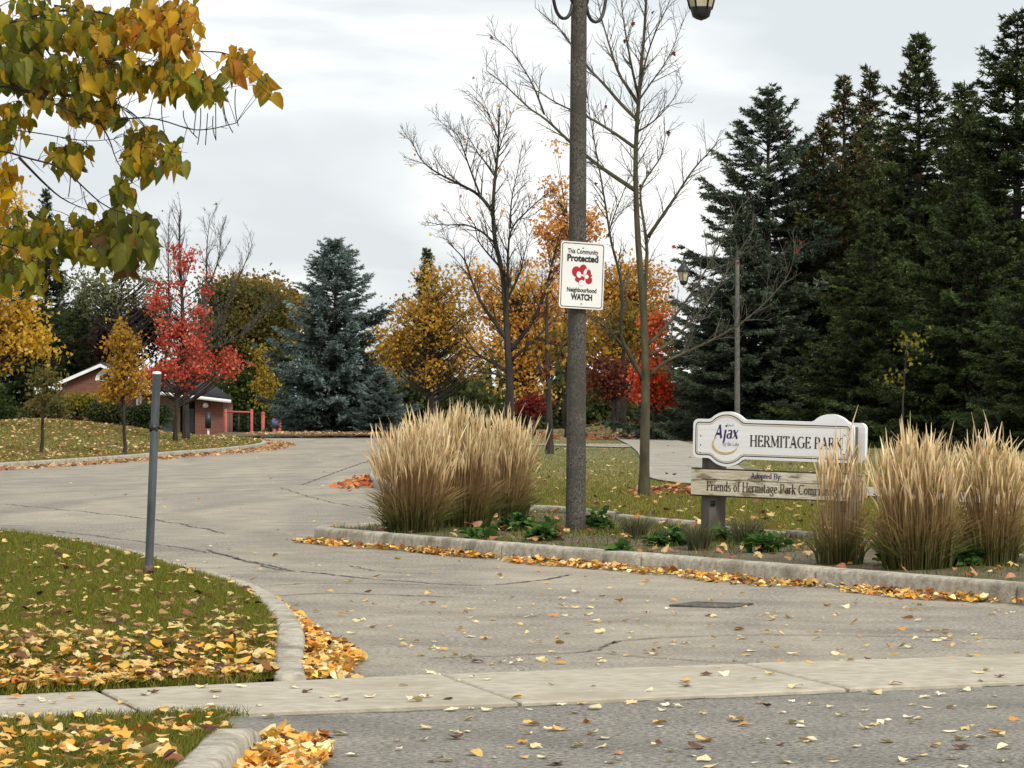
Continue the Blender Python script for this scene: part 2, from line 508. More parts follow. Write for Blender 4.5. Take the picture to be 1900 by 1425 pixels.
# corner lawn left of the drive: its edge along the drive
NL_EDGE = curve([(-0.99, 14.35), (-1.06, 15.3), (-1.10, 16.2), (-1.30, 18.1), (-1.58, 20.0), (-2.06, 21.95), (-2.79, 24.8), (-3.67, 27.65), (-4.32, 29.1), (-6.2, 31.5), (-9.0, 34.0), (-14.5, 37.0)], 0.25)
NL = [tuple(p) for p in NL_EDGE] + [(-14.5, 7.42)] + [(x, float(sw_top_y(x))) for x in (-10, -6, -4, -3, -2.01, -1.5)]
def z_near(P):
    P = np.asarray(P, float)
    d = P[:, 1] - sw_top_y(P[:, 0])
    bump = 0.012 * np.sin(P[:, 0] * 2.1) * np.cos(P[:, 1] * 1.3)
    return 0.02 + 0.085 * smooth(0.05, 1.1, d) + bump * smooth(0.2, 1.0, d) * smooth(0.0, 0.8, seg_dist(P, NL_EDGE))

# small strip of grass between the sidewalk and the street
BK_IN = [(-2.6, 4.6), (-1.6, 5.6), (-1.12, 7.0), (-0.97, 8.6), (-0.955, 10.0), (-0.94, 11.55)]
BK_IN = curve(BK_IN, 0.2)
BL = [tuple(p) for p in BK_IN] + [(-0.99, 12.2), (-1.08, 12.85)] + [(x, float(sw_bot_y(x))) for x in (-1.3, -1.87, -3, -6, -12)] + [(-12, 4.6)]
def z_blvd(P):
    P = np.asarray(P, float)
    d = sw_bot_y(P[:, 0]) - P[:, 1]
    return 0.008 + 0.11 * smooth(0.7, 2.2, d)

# peninsula right of the drive: planting bed in front, park lawn behind; outer kerb line runs right end -> nose -> back
PK = [(4.9, 16.15), (2.96, 19.94), (0.5, 24.8), (-1.45, 28.66), (-1.66, 29.1), (-1.72, 29.5), (-1.55, 29.95), (-1.25, 30.6), (-1.12, 32.0), (-1.1, 35), (-1.25, 40), (-1.7, 46), (-2.12, 51), (-2.25, 54.5), (-2.5, 64), (-3.2, 85), (-3.75, 104), (-3.7, 117)]
PK = curve(PK, 0.3, 2)
PK_IN = offset(PK, -0.15)
iA = int(np.argmin(np.linalg.norm(PK_IN - np.array([-0.97, 34.0]), axis=1)))
REAR = np.array([(4.62, 18.1), (3.4, 22.5), (2.22, 26.8), (1.25, 30.4), (0.37, 33.6), (-0.3, 34.4)])
BED = [tuple(p) for p in PK_IN[:iA]] + [tuple(p) for p in REAR[::-1]]
PL = [tuple(p) for p in PK_IN[iA:]] + [(-3.5, 119), (6, 119), (34, 119), (34, 24), (8.2, 18.4), (5.3, 17.2)] + [tuple(p) for p in REAR]
def z_right(P):
    P = np.asarray(P, float)
    m = 0.42 * np.exp(-(((P[:, 0] - 3.8) / 2.2) ** 2 + ((P[:, 1] - 118) / 6.5) ** 2))
    return 0.11 + 0.05 * smooth(50, 100, P[:, 1]) + m
def z_bed(P):
    P = np.asarray(P, float)
    e = seg_dist(P, PK_IN)
    return 0.10 + 0.035 * smooth(0.1, 1.0, e) * (0.6 + 0.4 * np.sin(P[:, 0] * 3.1) * np.cos(P[:, 1] * 2.3))

# park lawn left of the drive, rising away from the kerb
LK = curve([(-17, 38), (-12.2, 51), (-9.26, 62.4), (-7.9, 75.9), (-7.0, 87.6), (-6.9, 95), (-7.3, 104), (-8.6, 114), (-11.5, 126)], 0.6)
LK_IN = offset(LK, 0.15)
LL = [tuple(p) for p in LK_IN] + [(-60, 126), (-60, 38)]
def z_left(P):
    P = np.asarray(P, float)
    return 0.11 + 0.62 * smooth(0.2, 7.0, seg_dist(P, LK_IN)) * (1 - 0.5 * smooth(108, 125, P[:, 1]))

def z_ground(P):
    P = np.asarray(P, float)
    return -0.06 - 1.1 * smooth(130, 156, P[:, 1])

def zat(f, x, y):
    return float(f(np.array([[x, y]]))[0])

def struct(o, label):
    return tag(o, label, None, None, 'structure')

yy = np.concatenate([[-80], np.linspace(126, 160, 18), [260, 500, 1200]])
xx = np.linspace(-700, 700, 15)
gx, gy = np.meshgrid(xx, yy)
P = np.stack([gx.ravel(), gy.ravel()], -1)
nx = len(xx)
ii, jj = np.meshgrid(np.arange(len(yy) - 1), np.arange(nx - 1), indexing='ij')
a = (ii * nx + jj).ravel()
T = np.concatenate([np.stack([a, a + 1, a + nx + 1], -1), np.stack([a, a + nx + 1, a + nx], -1)])
g = link(bpy.data.objects.new('ground', tri_mesh('ground', np.column_stack([P, z_ground(P)]), T, None, M['floor'], True)))
struct(g, 'leaf strewn ground of the park running back under the trees')

zero = lambda P: np.zeros(len(P))
midsw = [(float(x), float((sw_top_y(x) + sw_bot_y(x)) / 2)) for x in (-14.2, -6, -2, -0.55, 1, 2.2, 9.2)]
drive = sheet('driveway', [(-60, 7)] + midsw + [(34, 20), (34, 120), (20, 128), (-60, 129)], zero, (8, 8), M['asphalt'])
struct(drive, 'pale worn asphalt park driveway curving away to the left')
street = sheet('street', [(-40, -30), (40, -30), (40, 19)] + midsw[::-1] + [(-40, 6)], zero, (8, 8), M['street'])
struct(street, 'grey asphalt street apron in the foreground')

nl = struct(sheet('corner_lawn', NL, z_near, (0.35, 0.35), M['lawn'], None), 'leaf strewn corner lawn left of the driveway mouth')
bl = struct(sheet('boulevard_lawn', BL, z_blvd, (0.35, 0.35), M['lawn'], None), 'small strip of grass between sidewalk and street')
bed = struct(sheet('planting_bed', BED, z_bed, (0.3, 0.3), M['soil'], None), 'raised planting bed of soil behind the island kerb')
pl = struct(sheet('park_lawn', PL, z_right, (1.2, 1.5), M['lawn_dry'], None), 'dry park lawn behind the planting bed')
ll = struct(sheet('mound_lawn', LL, z_left, (1.6, 1.6), M['lawn_dry'], None), 'leaf covered lawn mound left of the driveway')
verge = sheet('verge', [(-11, 124.5), (-6, 126.5), (-3.6, 125), (-3.3, 121), (2, 120), (2, 131), (-11, 131)], lambda P: 0.05 + 0.12 * smooth(125, 130, P[:, 1]), (0.8, 0.8), M['floor'])
struct(verge, 'bark and leaf verge under the blue spruce at the end of the driveway')

# footpath of pale asphalt crossing the park lawn
PC = curve([(9.1, 24.0), (6.9, 32.5), (4.85, 39.6), (2.95, 46), (2.9, 52), (3.35, 64), (3.75, 77), (4.0, 94), (4.1, 110)], 0.8)
PLft, PRgt = offset(PC, 0.95), offset(PC, -0.7)
pth = sheet('footpath', [tuple(p) for p in PLft] + [tuple(p) for p in PRgt[::-1]], lambda P: z_right(P) + 0.03, (0.9, 1.2), M['pathasph'])
struct(pth, 'pale asphalt footpath running back beside the olive barked tree')
br = sheet('footpath_branch', [(3.0, 84.5), (2.6, 83), (1.0, 86.5), (-0.6, 89), (-0.6, 92), (1.0, 90), (2.9, 90)], lambda P: z_right(P) + 0.022, (0.8, 0.8), M['pathasph'])
struct(br, 'short footpath branch crossing the lawn')

# sidewalk slabs with open joints
sw = empty('sidewalk', (0, 0, 0), 0, 'pale concrete sidewalk crossing the driveway mouth', None, None, 'structure')
L = resample(SW_TOP, 0.05); B = resample(SW_BOT, 0.05)
xs = np.array([-13.5, -12.0, -10.5, -9.0, -7.5, -6.0, -4.6, -3.1, -1.65, -0.30, 1.02, 2.36, 3.75, 5.2, 6.7, 8.2])
sh = 0.33
for x0, x1 in zip(xs[:-1], xs[1:]):
    mb = MB()
    gp = 0.008
    q = []
    for (x, s) in ((x0 + gp, 1), (x1 - gp, 1)):
        q.append((x, float(sw_top_y(x)))); q.append((x + sh, float(sw_bot_y(x + sh))))
    t0, b0, t1, b1 = q
    def lerp(p, q_, t): return (p[0] + (q_[0] - p[0]) * t, p[1] + (q_[1] - p[1]) * t)
    zt = 0.016 + random.uniform(-0.003, 0.003)
    ring = [b0, b1, t1, t0]
    c = np.mean(np.array(ring), 0)
    top = [(*lerp(p, c, 0.012), zt) for p in ring]
    low = [(*p, zt - 0.006) for p in ring]
    bas = [(*p, -0.03) for p in ring]
    mb.quad(*top)
    for k in range(4):
        j = (k + 1) % 4
        mb.quad(low[k], low[j], top[j], top[k])
        mb.quad(bas[k], bas[j], low[j], low[k])
    mb.build('slab', M['slab'], sw)

# kerbs: every stone is a piece of its own
def kerb_run(name, label, line, width, h, stone, side, mat, hfun=None, base=-0.02, gap=0.011, top_jit=0.006):
    root = empty(name, (0, 0, 0), 0, label, None, None, 'structure')
    P = np.asarray(line, float)
    Ls = np.concatenate([[0], np.cumsum(np.linalg.norm(np.diff(P, axis=0), axis=1))])
    s = 0.0
    while s < Ls[-1] - 0.2:
        e = min(s + stone * random.uniform(0.92, 1.08), Ls[-1])
        n = max(2, int((e - s) / 0.15) + 1)
        ss = np.linspace(s + gap, e - gap, n)
        C = np.stack([np.interp(ss, Ls, P[:, 0]), np.interp(ss, Ls, P[:, 1])], -1)
        D = np.gradient(C, axis=0); D /= np.linalg.norm(D, axis=1, keepdims=True)
        N = np.stack([-D[:, 1], D[:, 0]], -1) * side
        hh = np.array([hfun(c) if hfun else h for c in C]) + random.uniform(-top_jit, top_jit)
        mb = MB()
        prof = [(0.0, 0.0), (0.008, 0.80), (0.014, 0.94), (0.03, 1.0), (width - 0.02, 1.0), (width, 0.95), (width, 0.0)]
        V = []
        for c, nn, hz in zip(C, N, hh):
            chip = random.uniform(0.006, 0.02) if random.random() < 0.12 else 0.0
            for q_, (u, v) in enumerate(prof):
                wob = random.uniform(-0.0012, 0.0012)
                if chip and q_ in (2, 3): wob = -chip * 0.6; u = u + chip
                V.append((c[0] + nn[0] * (u + wob), c[1] + nn[1] * (u + wob), base + (hz - base) * v + wob * 0.6))
        V = np.array(V); k = len(prof); T = []
        for i in range(n - 1):
            for j in range(k - 1):
                a0 = i * k + j
                T += [(a0, a0 + k, a0 + k + 1), (a0, a0 + k + 1, a0 + 1)]
        for b0 in (0, (n - 1) * k):
            for j in range(1, k - 1):
                T.append((b0, b0 + j, b0 + j + 1))
        mb.add(V, T)
        mb.build('kerb_stone', mat, root)
        s = e
    return root

kerb_run('island_kerb', 'concrete kerb of the planting island with leaves banked against it', PK, 0.15, 0.125, 2.2, -1, M['kerb'])
kerb_run('corner_kerb', 'low concrete kerb curving round the corner lawn', offset(NL_EDGE, -0.14), 0.14, 0.11, 2.4, 1, M['kerb'],
         hfun=lambda c: 0.03 + 0.08 * float(smooth(14.4, 16.6, c[1])))
kerb_run('street_kerb', 'rough concrete kerb end at the street by the drifted leaves', np.asarray(BK_IN) + np.array([0.135, 0]), 0.135, 0.12, 2.2, 1, M['kerb'],
         hfun=lambda c: 0.045 + 0.085 * float(1 - smooth(10.9, 11.6, c[1])))
kerb_run('mound_kerb', 'low concrete kerb along the foot of the lawn mound', LK, 0.15, 0.12, 3.0, 1, M['kerb'])
kerb_run('bed_edging', 'weathered edging strip between planting bed and park lawn', REAR[::-1], 0.10, 0.17, 1.6, 1, M['kerb'], gap=0.03, top_jit=0.012)

# cracks and the drain
def ribbon(pts2, w, z, name, mat, parent):
    P = curve(pts2, 0.07, 1)
    P = P + rng.normal(0, 0.012, P.shape) + 0.03 * np.sin(np.arange(len(P)) * 0.31 + rng.uniform(0, 6))[:, None] * np.array([0.5, 1.0])
    w = w * 0.55
    n = len(P)
    D = np.gradient(P, axis=0); D /= np.linalg.norm(D, axis=1, keepdims=True) + 1e-9
    N = np.stack([-D[:, 1], D[:, 0]], -1)
    ww = w * (0.55 + 0.45 * np.abs(np.sin(np.arange(n) * 0.37 + rng.uniform(0, 6))) + rng.normal(0, 0.12, n))[:, None].clip(0.2)
    ww[0] = ww[-1] = 0.001
    A, Bq = P + N * ww / 2, P - N * ww / 2
    V = np.column_stack([np.vstack([A, Bq]), np.full(2 * n, z)])
    i = np.arange(n - 1)
    T = np.concatenate([np.stack([i, i + n, i + n + 1], -1), np.stack([i, i + n + 1, i + 1], -1)])
    mb = MB(); mb.add(V, T)
    return mb.build(name, mat, parent)
for pts, w in (([(380, 1020), (470, 1045), (560, 1062), (700, 1075), (860, 1088), (970, 1082), (1065, 1066)], 0.055),
               ([(500, 1086), (620, 1081), (790, 1086)], 0.05), ([(490, 1107), (600, 1101), (700, 1104), (860, 1108)], 0.06),
               ([(640, 1050), (720, 1062), (800, 1066)], 0.03),
               ([(790, 1222), (950, 1215), (1100, 1212), (1130, 1195), (1200, 1184), (1400, 1178), (1650, 1180), (1910, 1188)], 0.035),
               ([(1080, 1212), (1260, 1224), (1420, 1232)], 0.022), ([(0, 935), (140, 948), (300, 965), (420, 990)], 0.05),
               ([(560, 900), (640, 870), (700, 850)], 0.06), ([(520, 905), (600, 930), (690, 945)], 0.04),
               ([(100, 985), (260, 1005), (420, 1030), (520, 1058)], 0.045)):
    ribbon([G(*p) for p in pts], w, 0.004, 'crack', M['crack'], drive)
ribbon([G(1235, 864, 0.14), G(1270, 866, 0.14), G(1330, 868, 0.14)], 0.12, 0.16, 'crack', M['crack'], pth)
# dark joint where asphalt meets the walk
ribbon([(x, float(sw_top_y(x)) + 0.012) for x in np.linspace(-1.0, 3.0, 12)], 0.028, 0.003, 'crack', M['crack'], drive)
ribbon([(x, float(sw_bot_y(x)) - 0.012) for x in np.linspace(-0.9, 3.0, 12)], 0.024, 0.003, 'crack', M['crack'], street)

dc = empty('drain_cover', (*G(1320, 1124), 0.0), math.radians(-26), 'dark slotted iron drain cover in the driveway near the island kerb', 'drain')
mb = MB()
for a in (0, 1):
    mb.box(-0.30, 0.30, -0.30 + a * 0.56, -0.26 + a * 0.56, 0.001, 0.012)
    mb.box(-0.30 + a * 0.56, -0.26 + a * 0.56, -0.26, 0.26, 0.001, 0.012)
mb.build('frame', M['cast_iron'], dc)
dc.scale = (0.62, 0.62, 1.0)
mb = MB(); mb.box(-0.26, 0.26, -0.26, 0.26, 0.001, 0.003); mb.build('recess', M['inner_shade'], dc)  # flat black plate standing in for the shaded pit below the bars
for k in range(9):
    mb = MB(); x = -0.235 + k * 0.0585
    mb.box(x - 0.014, x + 0.014, -0.26, 0.26, 0.004, 0.011)
    mb.build('bar', M['cast_iron'], dc)

# ------------------------------------------------------------------ lettering drawn with a broad pen (roman letters)
def arc(cx, cy, rx, ry, a0, a1, n=12):
    return [(cx + rx * math.cos(math.radians(a0 + (a1 - a0) * i / n)), cy + ry * math.sin(math.radians(a0 + (a1 - a0) * i / n))) for i in range(n + 1)]
X = 0.64
GL = {   # width, strokes, serifs (x, y)
 'H': (.84, [[(.15, 0), (.15, 1)], [(.69, 0), (.69, 1)], [(.15, .52), (.69, .52)]], [(.15, 0), (.15, 1), (.69, 0), (.69, 1)]),
 'E': (.66, [[(.15, 0), (.15, 1)], [(.06, .97), (.56, .97)], [(.15, .52), (.44, .52)], [(.06, .03), (.58, .03)], [(.56, .97), (.56, .82)], [(.58, .03), (.6, .2)], [(.44, .43), (.44, .61)]], []),
 'R': (.76, [[(.15, 0), (.15, 1)], [(.06, .97), (.35, .97)] + arc(.35, .74, .22, .23, 90, -90) + [(.15, .51)], [(.36, .51), (.68, .02)]], [(.15, 0), (.68, .0)]),
 'M': (.98, [[(.14, 0), (.14, 1)], [(.14, 1), (.49, .08)], [(.49, .08), (.83, 1)], [(.83, 1), (.83, 0)]], [(.14, 0), (.83, 0), (.1, 1), (.87, 1)]),
 'I': (.36, [[(.18, 0), (.18, 1)]], [(.18, 0), (.18, 1)]),
 'T': (.72, [[(.36, 0), (.36, 1)], [(.06, .97), (.66, .97)], [(.06, .97), (.06, .8)], [(.66, .97), (.66, .8)]], [(.36, 0)]),
 'A': (.80, [[(.39, 1), (.09, 0)], [(.39, 1), (.70, 0)], [(.2, .33), (.6, .33)]], [(.09, 0), (.70, 0)]),
 'G': (.84, [arc(.46, .5, .36, .48, 48, 330, 18), [(.74, .08), (.74, .42)]], [(.74, .42)]),
 'P': (.68, [[(.15, 0), (.15, 1)], [(.06, .97), (.35, .97)] + arc(.35, .72, .23, .25, 90, -90) + [(.15, .47)]], [(.15, 0)]),
 'K': (.78, [[(.15, 0), (.15, 1)], [(.66, .98), (.17, .45)], [(.3, .58), (.7, .02)]], [(.15, 0), (.15, 1), (.66, 1), (.7, 0)]),
 'F': (.62, [[(.15, 0), (.15, 1)], [(.06, .97), (.56, .97)], [(.15, .52), (.44, .52)], [(.56, .97), (.56, .82)], [(.44, .43), (.44, .61)]], [(.15, 0)]),
 'C': (.80, [arc(.46, .5, .36, .48, 45, 318, 18), [(.71, .84), (.72, .98)]], []),
 'B': (.70, [[(.15, 0), (.15, 1)], [(.06, .97), (.34, .97)] + arc(.34, .75, .2, .22, 90, -90) + [(.15, .53)], [(.34, .53)] + arc(.36, .28, .24, .25, 90, -90) + [(.06, .03)]], []),
 'L': (.62, [[(.15, 0), (.15, 1)], [(.06, .03), (.55, .03)], [(.55, .03), (.57, .2)]], [(.15, 1)]),
 'a': (.52, [arc(.26, X - .17, .16, .15, 150, 10, 8) + [(.42, .1), (.5, .02)], arc(.25, .19, .17, .17, 60, 390, 12)], []),
 'c': (.48, [arc(.26, X / 2, .19, X / 2 - .02, 50, 315, 14)], []),
 'd': (.58, [arc(.26, X / 2, .18, X / 2 - .02, 0, 360, 16), [(.44, 0), (.44, 1.02)]], [(.44, 0)]),
 'e': (.50, [[(.09, .36), (.42, .36)] + arc(.25, X / 2, .18, X / 2 - .02, 10, 315, 16)], []),
 'f': (.36, [[(.16, 0), (.16, .8)] + arc(.28, .82, .12, .18, 180, 40, 8), [(.04, .6), (.32, .6)]], [(.16, 0)]),
 'g': (.54, [arc(.25, .42, .17, .2, 0, 360, 14), [(.4, .58), (.52, .62)], [(.16, .24), (.14, .1), (.36, .04)] + arc(.28, -.14, .2, .15, 70, -200, 12)], []),
 'h': (.60, [[(.12, 0), (.12, 1.02)], [(.12, .45)] + arc(.29, .42, .16, .2, 150, 0, 8) + [(.45, 0)]], [(.12, 0), (.45, 0)]),
 'i': (.28, [[(.14, 0), (.14, X)], [(.14, .86), (.14, .98)]], [(.14, 0), (.1, X)]),
 'j': (.30, [[(.17, X), (.17, -.12)] + arc(.04, -.12, .13, .2, 0, -80, 6), [(.17, .86), (.17, .98)]], [(.12, X)]),
 'k': (.56, [[(.12, 0), (.12, 1.02)], [(.46, X), (.14, .3)], [(.24, .4), (.5, 0)]], [(.12, 0), (.46, X), (.5, 0)]),
 'l': (.28, [[(.14, 0), (.14, 1.02)]], [(.14, 0)]),
 'm': (.88, [[(.12, 0), (.12, X)], [(.12, .45)] + arc(.27, .42, .15, .2, 150, 0, 8) + [(.42, 0)], [(.42, .45)] + arc(.58, .42, .15, .2, 150, 0, 8) + [(.73, 0)]], [(.12, 0), (.42, 0), (.73, 0), (.08, X)]),
 'n': (.60, [[(.12, 0), (.12, X)], [(.12, .45)] + arc(.29, .42, .16, .2, 150, 0, 8) + [(.45, 0)]], [(.12, 0), (.45, 0), (.08, X)]),
 'o': (.54, [arc(.26, X / 2, .19, X / 2 - .02, 0, 360, 18)], []),
 'p': (.58, [[(.12, -.3), (.12, X)], arc(.30, X / 2, .18, X / 2 - .02, 0, 360, 16)], [(.12, -.3)]),
 'r': (.42, [[(.12, 0), (.12, X)], [(.12, .42)] + arc(.27, .46, .13, .15, 150, 40, 6)], [(.12, 0), (.08, X)]),
 's': (.42, [arc(.21, .47, .13, .14, 30, 250, 10) + arc(.2, .17, .14, .15, 70, -150, 10)], []),
 't': (.36, [[(.14, .85), (.14, .1)] + arc(.24, .12, .1, .11, 180, 320, 6), [(.03, .6), (.32, .6)]], []),
 'u': (.60, [[(.12, X), (.12, .2)] + arc(.27, .2, .15, .18, 180, 340, 8), [(.45, X), (.45, 0)]], [(.45, 0)]),
 'w': (.78, [[(.04, X), (.22, 0)], [(.22, 0), (.37, X)], [(.37, X), (.55, 0)], [(.55, 0), (.72, X)]], []),
 'x': (.54, [[(.06, X), (.48, 0)], [(.46, X), (.06, 0)]], [(.06, 0), (.46, X)]),
 'y': (.54, [[(.05, X), (.27, .02)], [(.48, X), (.2, -.26), (.08, -.3)]], [(.05, X), (.48, X)]),
 ':': (.26, [[(.12, .05), (.12, .17)], [(.12, .47), (.12, .59)]], []),
}
def lettering(text, size, thick, thin, width=None, shear=0.0, serif=True):
    """2-D triangles of a line of text starting at x = 0 on its baseline"""
    V, T, x, k = [], [], 0.0, 0
    def put(pts, tris):
        nonlocal k
        V.extend(pts); T.extend([(a + k, b + k, c + k) for a, b, c in tris]); k += len(pts)
    for ch in text:
        if ch == ' ':
            x += 0.34; continue
        w, strokes, ser = GL[ch]
        for st in strokes:
            P = np.array(st, float)
            D = np.gradient(P, axis=0); D /= np.linalg.norm(D, axis=1, keepdims=True) + 1e-9
            hw = (thin + (thick - thin) * np.abs(D[:, 1]) ** 1.5) / 2
            if ch in 'AMKRxkyw' and len(st) == 2:
                up = (P[1, 1] - P[0, 1]) * (P[1, 0] - P[0, 0])
                if up > 0 or (ch in 'AM' and (P[0, 0] < .2 and P[1, 0] < .2)): hw = hw * 0 + thin * 0.6
                elif abs(P[1, 0] - P[0, 0]) > .05: hw = hw * 0 + thick * 0.5
            N = np.stack([-D[:, 1], D[:, 0]], -1)
            A = P + N * hw[:, None]; Bq = P - N * hw[:, None]
            n = len(P)
            pts = [(x + a[0], a[1]) for a in A] + [(x + b[0], b[1]) for b in Bq]
            put(pts, [t for i in range(n - 1) for t in ((i, i + n, i + n + 1), (i, i + n + 1, i + 1))])
        if serif:
            for (sx, sy) in ser:
                h = thin * 0.9
                y0 = sy if sy < 0.5 else sy - h
                s2 = thick * 0.5 + .075
                put([(x + sx - s2, y0), (x + sx + s2, y0), (x + sx + s2, y0 + h), (x + sx - s2, y0 + h)], [(0, 1, 2), (0, 2, 3)])
        x += w + 0.03
    V = np.array(V)
    V[:, 0] += V[:, 1] * shear
    V *= size
    f = 1.0 if width is None else width / (x * size)
    V[:, 0] *= f
    return V, np.array(T), x * size * f

def flat(name, V2, T, mat, parent, x, z, y=-0.002, rot=0.0):
    """flat print on a board whose face is the parent's local XZ plane, towards -Y"""
    c, s = math.cos(rot), math.sin(rot)
    V2 = np.asarray(V2, float)
    V = np.stack([V2[:, 0] * c - V2[:, 1] * s + x, np.full(len(V2), y), V2[:, 0] * s + V2[:, 1] * c + z], -1)
    a, b, d = V[T[:, 0]], V[T[:, 1]], V[T[:, 2]]
    nn = np.cross(b - a, d - a)[:, 1]
    T = np.where((nn > 0)[:, None], T[:, ::-1], T)
    mb = MB(); mb.add(V, T)
    return mb.build(name, mat, parent)

def sans(text, size, width, bold, mat, parent, xc, z, y=-0.002, name='lettering'):
    cu = bpy.data.curves.new('text', 'FONT')
    cu.body = text; cu.size = size; cu.offset = bold; cu.align_x = 'LEFT'; cu.resolution_u = 4
    to = link(bpy.data.objects.new('text', cu))
    dg = bpy.context.evaluated_depsgraph_get(); dg.update()
    me = bpy.data.meshes.new_from_object(to.evaluated_get(dg))
    bpy.data.objects.remove(to)
    me.calc_loop_triangles()
    V = np.array([v.co[:2] for v in me.vertices]); T = np.array([t.vertices[:] for t in me.loop_triangles])
    V[:, 0] -= V[:, 0].min()
    V[:, 0] *= width / V[:, 0].max()
    return flat(name, V, T, mat, parent, xc - width / 2, z, y)

def poly_tris(pts):
    vs, _, fs, _, _, _ = delaunay_2d_cdt([Vector((float(a), float(b))) for a, b in pts], [], [list(range(len(pts)))], 1, 1e-6)
    return np.array([(v.x, v.y) for v in vs]), np.array([f for f in fs if len(f) == 3])

def plate(name, pts, y0, y1, mat, parent, bevel=0.0):
    """solid board cut to an outline (x, z), from y0 (front) to y1 (back)"""
    V2, T = poly_tris(pts)
    n = len(V2)
    mb = MB()
    mb.add(np.stack([V2[:, 0], np.full(n, y0), V2[:, 1]], -1), T)
    mb.add(np.stack([V2[:, 0], np.full(n, y1), V2[:, 1]], -1), T[:, ::-1])
    p = np.array(pts); k = len(p)
    A = np.stack([p[:, 0], np.full(k, y0), p[:, 1]], -1); Bq = np.stack([p[:, 0], np.full(k, y1), p[:, 1]], -1)
    i = np.arange(k); j = (i + 1) % k
    mb.add(np.vstack([A, Bq]), np.concatenate([np.stack([i, i + k, j + k], -1), np.stack([i, j + k, j], -1)]))
    return mb.build(name, mat, parent)

def ring(name, p1, p2, mat, parent, y):
    p1, p2 = np.array(p1), np.array(p2); k = len(p1)
    V = np.vstack([p1, p2])
    i = np.arange(k); j = (i + 1) % k
    T = np.concatenate([np.stack([i, j, j + k], -1), np.stack([i, j + k, i + k], -1)])
    return flat(name, V, T, mat, parent, 0, 0, y)

# ------------------------------------------------------------------ park sign
SW_, SH_, SR_, SCX = 1.388, 0.301, 0.212, 0.30
def sign_outline(e, mirror=False):
    w, h, r = SW_, SH_, SR_
    rc = max(0.045 - e * 0.6, 0.012)
    hh = h / 2 - e; rr = r - e
    dx = math.sqrt(rr * rr - hh * hh)
    a = math.degrees(math.atan2(hh, dx))
    p = []
    p += arc(e + rc, -hh + rc, rc, rc, 180, 270, 5)
    p += [(SCX - dx - 0.015, -hh)] + arc(SCX, 0, rr, rr, 180 + a + 4, 360 - a - 4, 18) + [(SCX + dx + 0.015, -hh)]
    p += arc(w - e - rc, -hh + rc, rc, rc, 270, 360, 5)
    p += arc(w - e - rc, hh - rc, rc, rc, 0, 90, 5)
    p += [(SCX + dx + 0.015, hh)] + arc(SCX, 0, rr, rr, a + 4, 180 - a - 4, 18) + [(SCX - dx - 0.015, hh)]
    p += arc(e + rc, hh - rc, rc, rc, 90, 180, 5)
    if mirror:
        p = [(w - x, z) for x, z in p][::-1]
    return p
ps = empty('park_sign', (1.39, 26.8, zat(z_bed, 1.5, 26.8)), 0, 'white HERMITAGE PARK sign on weathered posts behind reed grass', 'sign')
YAW, ROLL = math.radians(-33), math.radians(1.4)
ps.rotation_euler = (0, ROLL, YAW)
zb = ps.location.z
ZC = 0.905 - zb            # centre of the upper board above the base
def shift(pts, dz): return [(x, z + dz) for x, z in pts]
front = plate('board', shift(sign_outline(0), ZC), 0.0, 0.04, M['white_paint'], ps)
back = plate('board', shift(sign_outline(0, True), ZC), 0.206, 0.246, M['white_paint'], ps)
ring('border', shift(sign_outline(0.022), ZC), shift(sign_outline(0.029), ZC), M['print_black'], front, -0.002)
ring('border', shift(sign_outline(0.036), ZC), shift(sign_outline(0.041), ZC), M['print_gold'], front, -0.002)
V, T, wd = lettering('HERMITAGE PARK', 0.088, 0.17, 0.055, width=0.80)
flat('lettering', V, T, M['print_brown'], front, 0.505, ZC - 0.05)
V, T, wd = lettering('Ajax', 0.105, 0.17, 0.06, width=0.215, shear=0.18, serif=False)
flat('lettering', V, T, M['print_purple'], front, 0.185, ZC + 0.005)
V, T, wd = lettering('By the Lake', 0.03, 0.16, 0.08, width=0.145, shear=0.1)
flat('lettering', V, T, M['print_grey'], front, 0.265, ZC - 0.05)
V, T, wd = lettering('Town of', 0.02, 0.16, 0.08, width=0.06)
flat('lettering', V, T, M['print_grey'], front, 0.30, ZC + 0.10)
o1 = arc(0.285, ZC - 0.045, 0.115, 0.075, 135, 345, 24); o2 = arc(0.292, ZC - 0.036, 0.108, 0.067, 135, 345, 24)
V = np.array(o1 + o2); k = len(o1); i = np.arange(k - 1)
T = np.concatenate([np.stack([i, i + 1, i + 1 + k], -1), np.stack([i, i + 1 + k, i + k], -1)])
flat('swoosh', V, T, M['print_gold'], front, 0, 0, -0.0025)
for (bx, bz) in ((0.07, 0.02), (0.07, -0.05), (1.325, 0.06), (1.315, -0.085), (0.07, -0.11)):
    mb = MB(); mb.lathe([(0.0, 0.004), (0.006, 0.003), (0.007, 0.0)], 8)
    o = mb.build('bolt', M['print_grey'], front); o.rotation_euler = (math.radians(90), 0, 0); o.location = (bx, 0, ZC + bz)
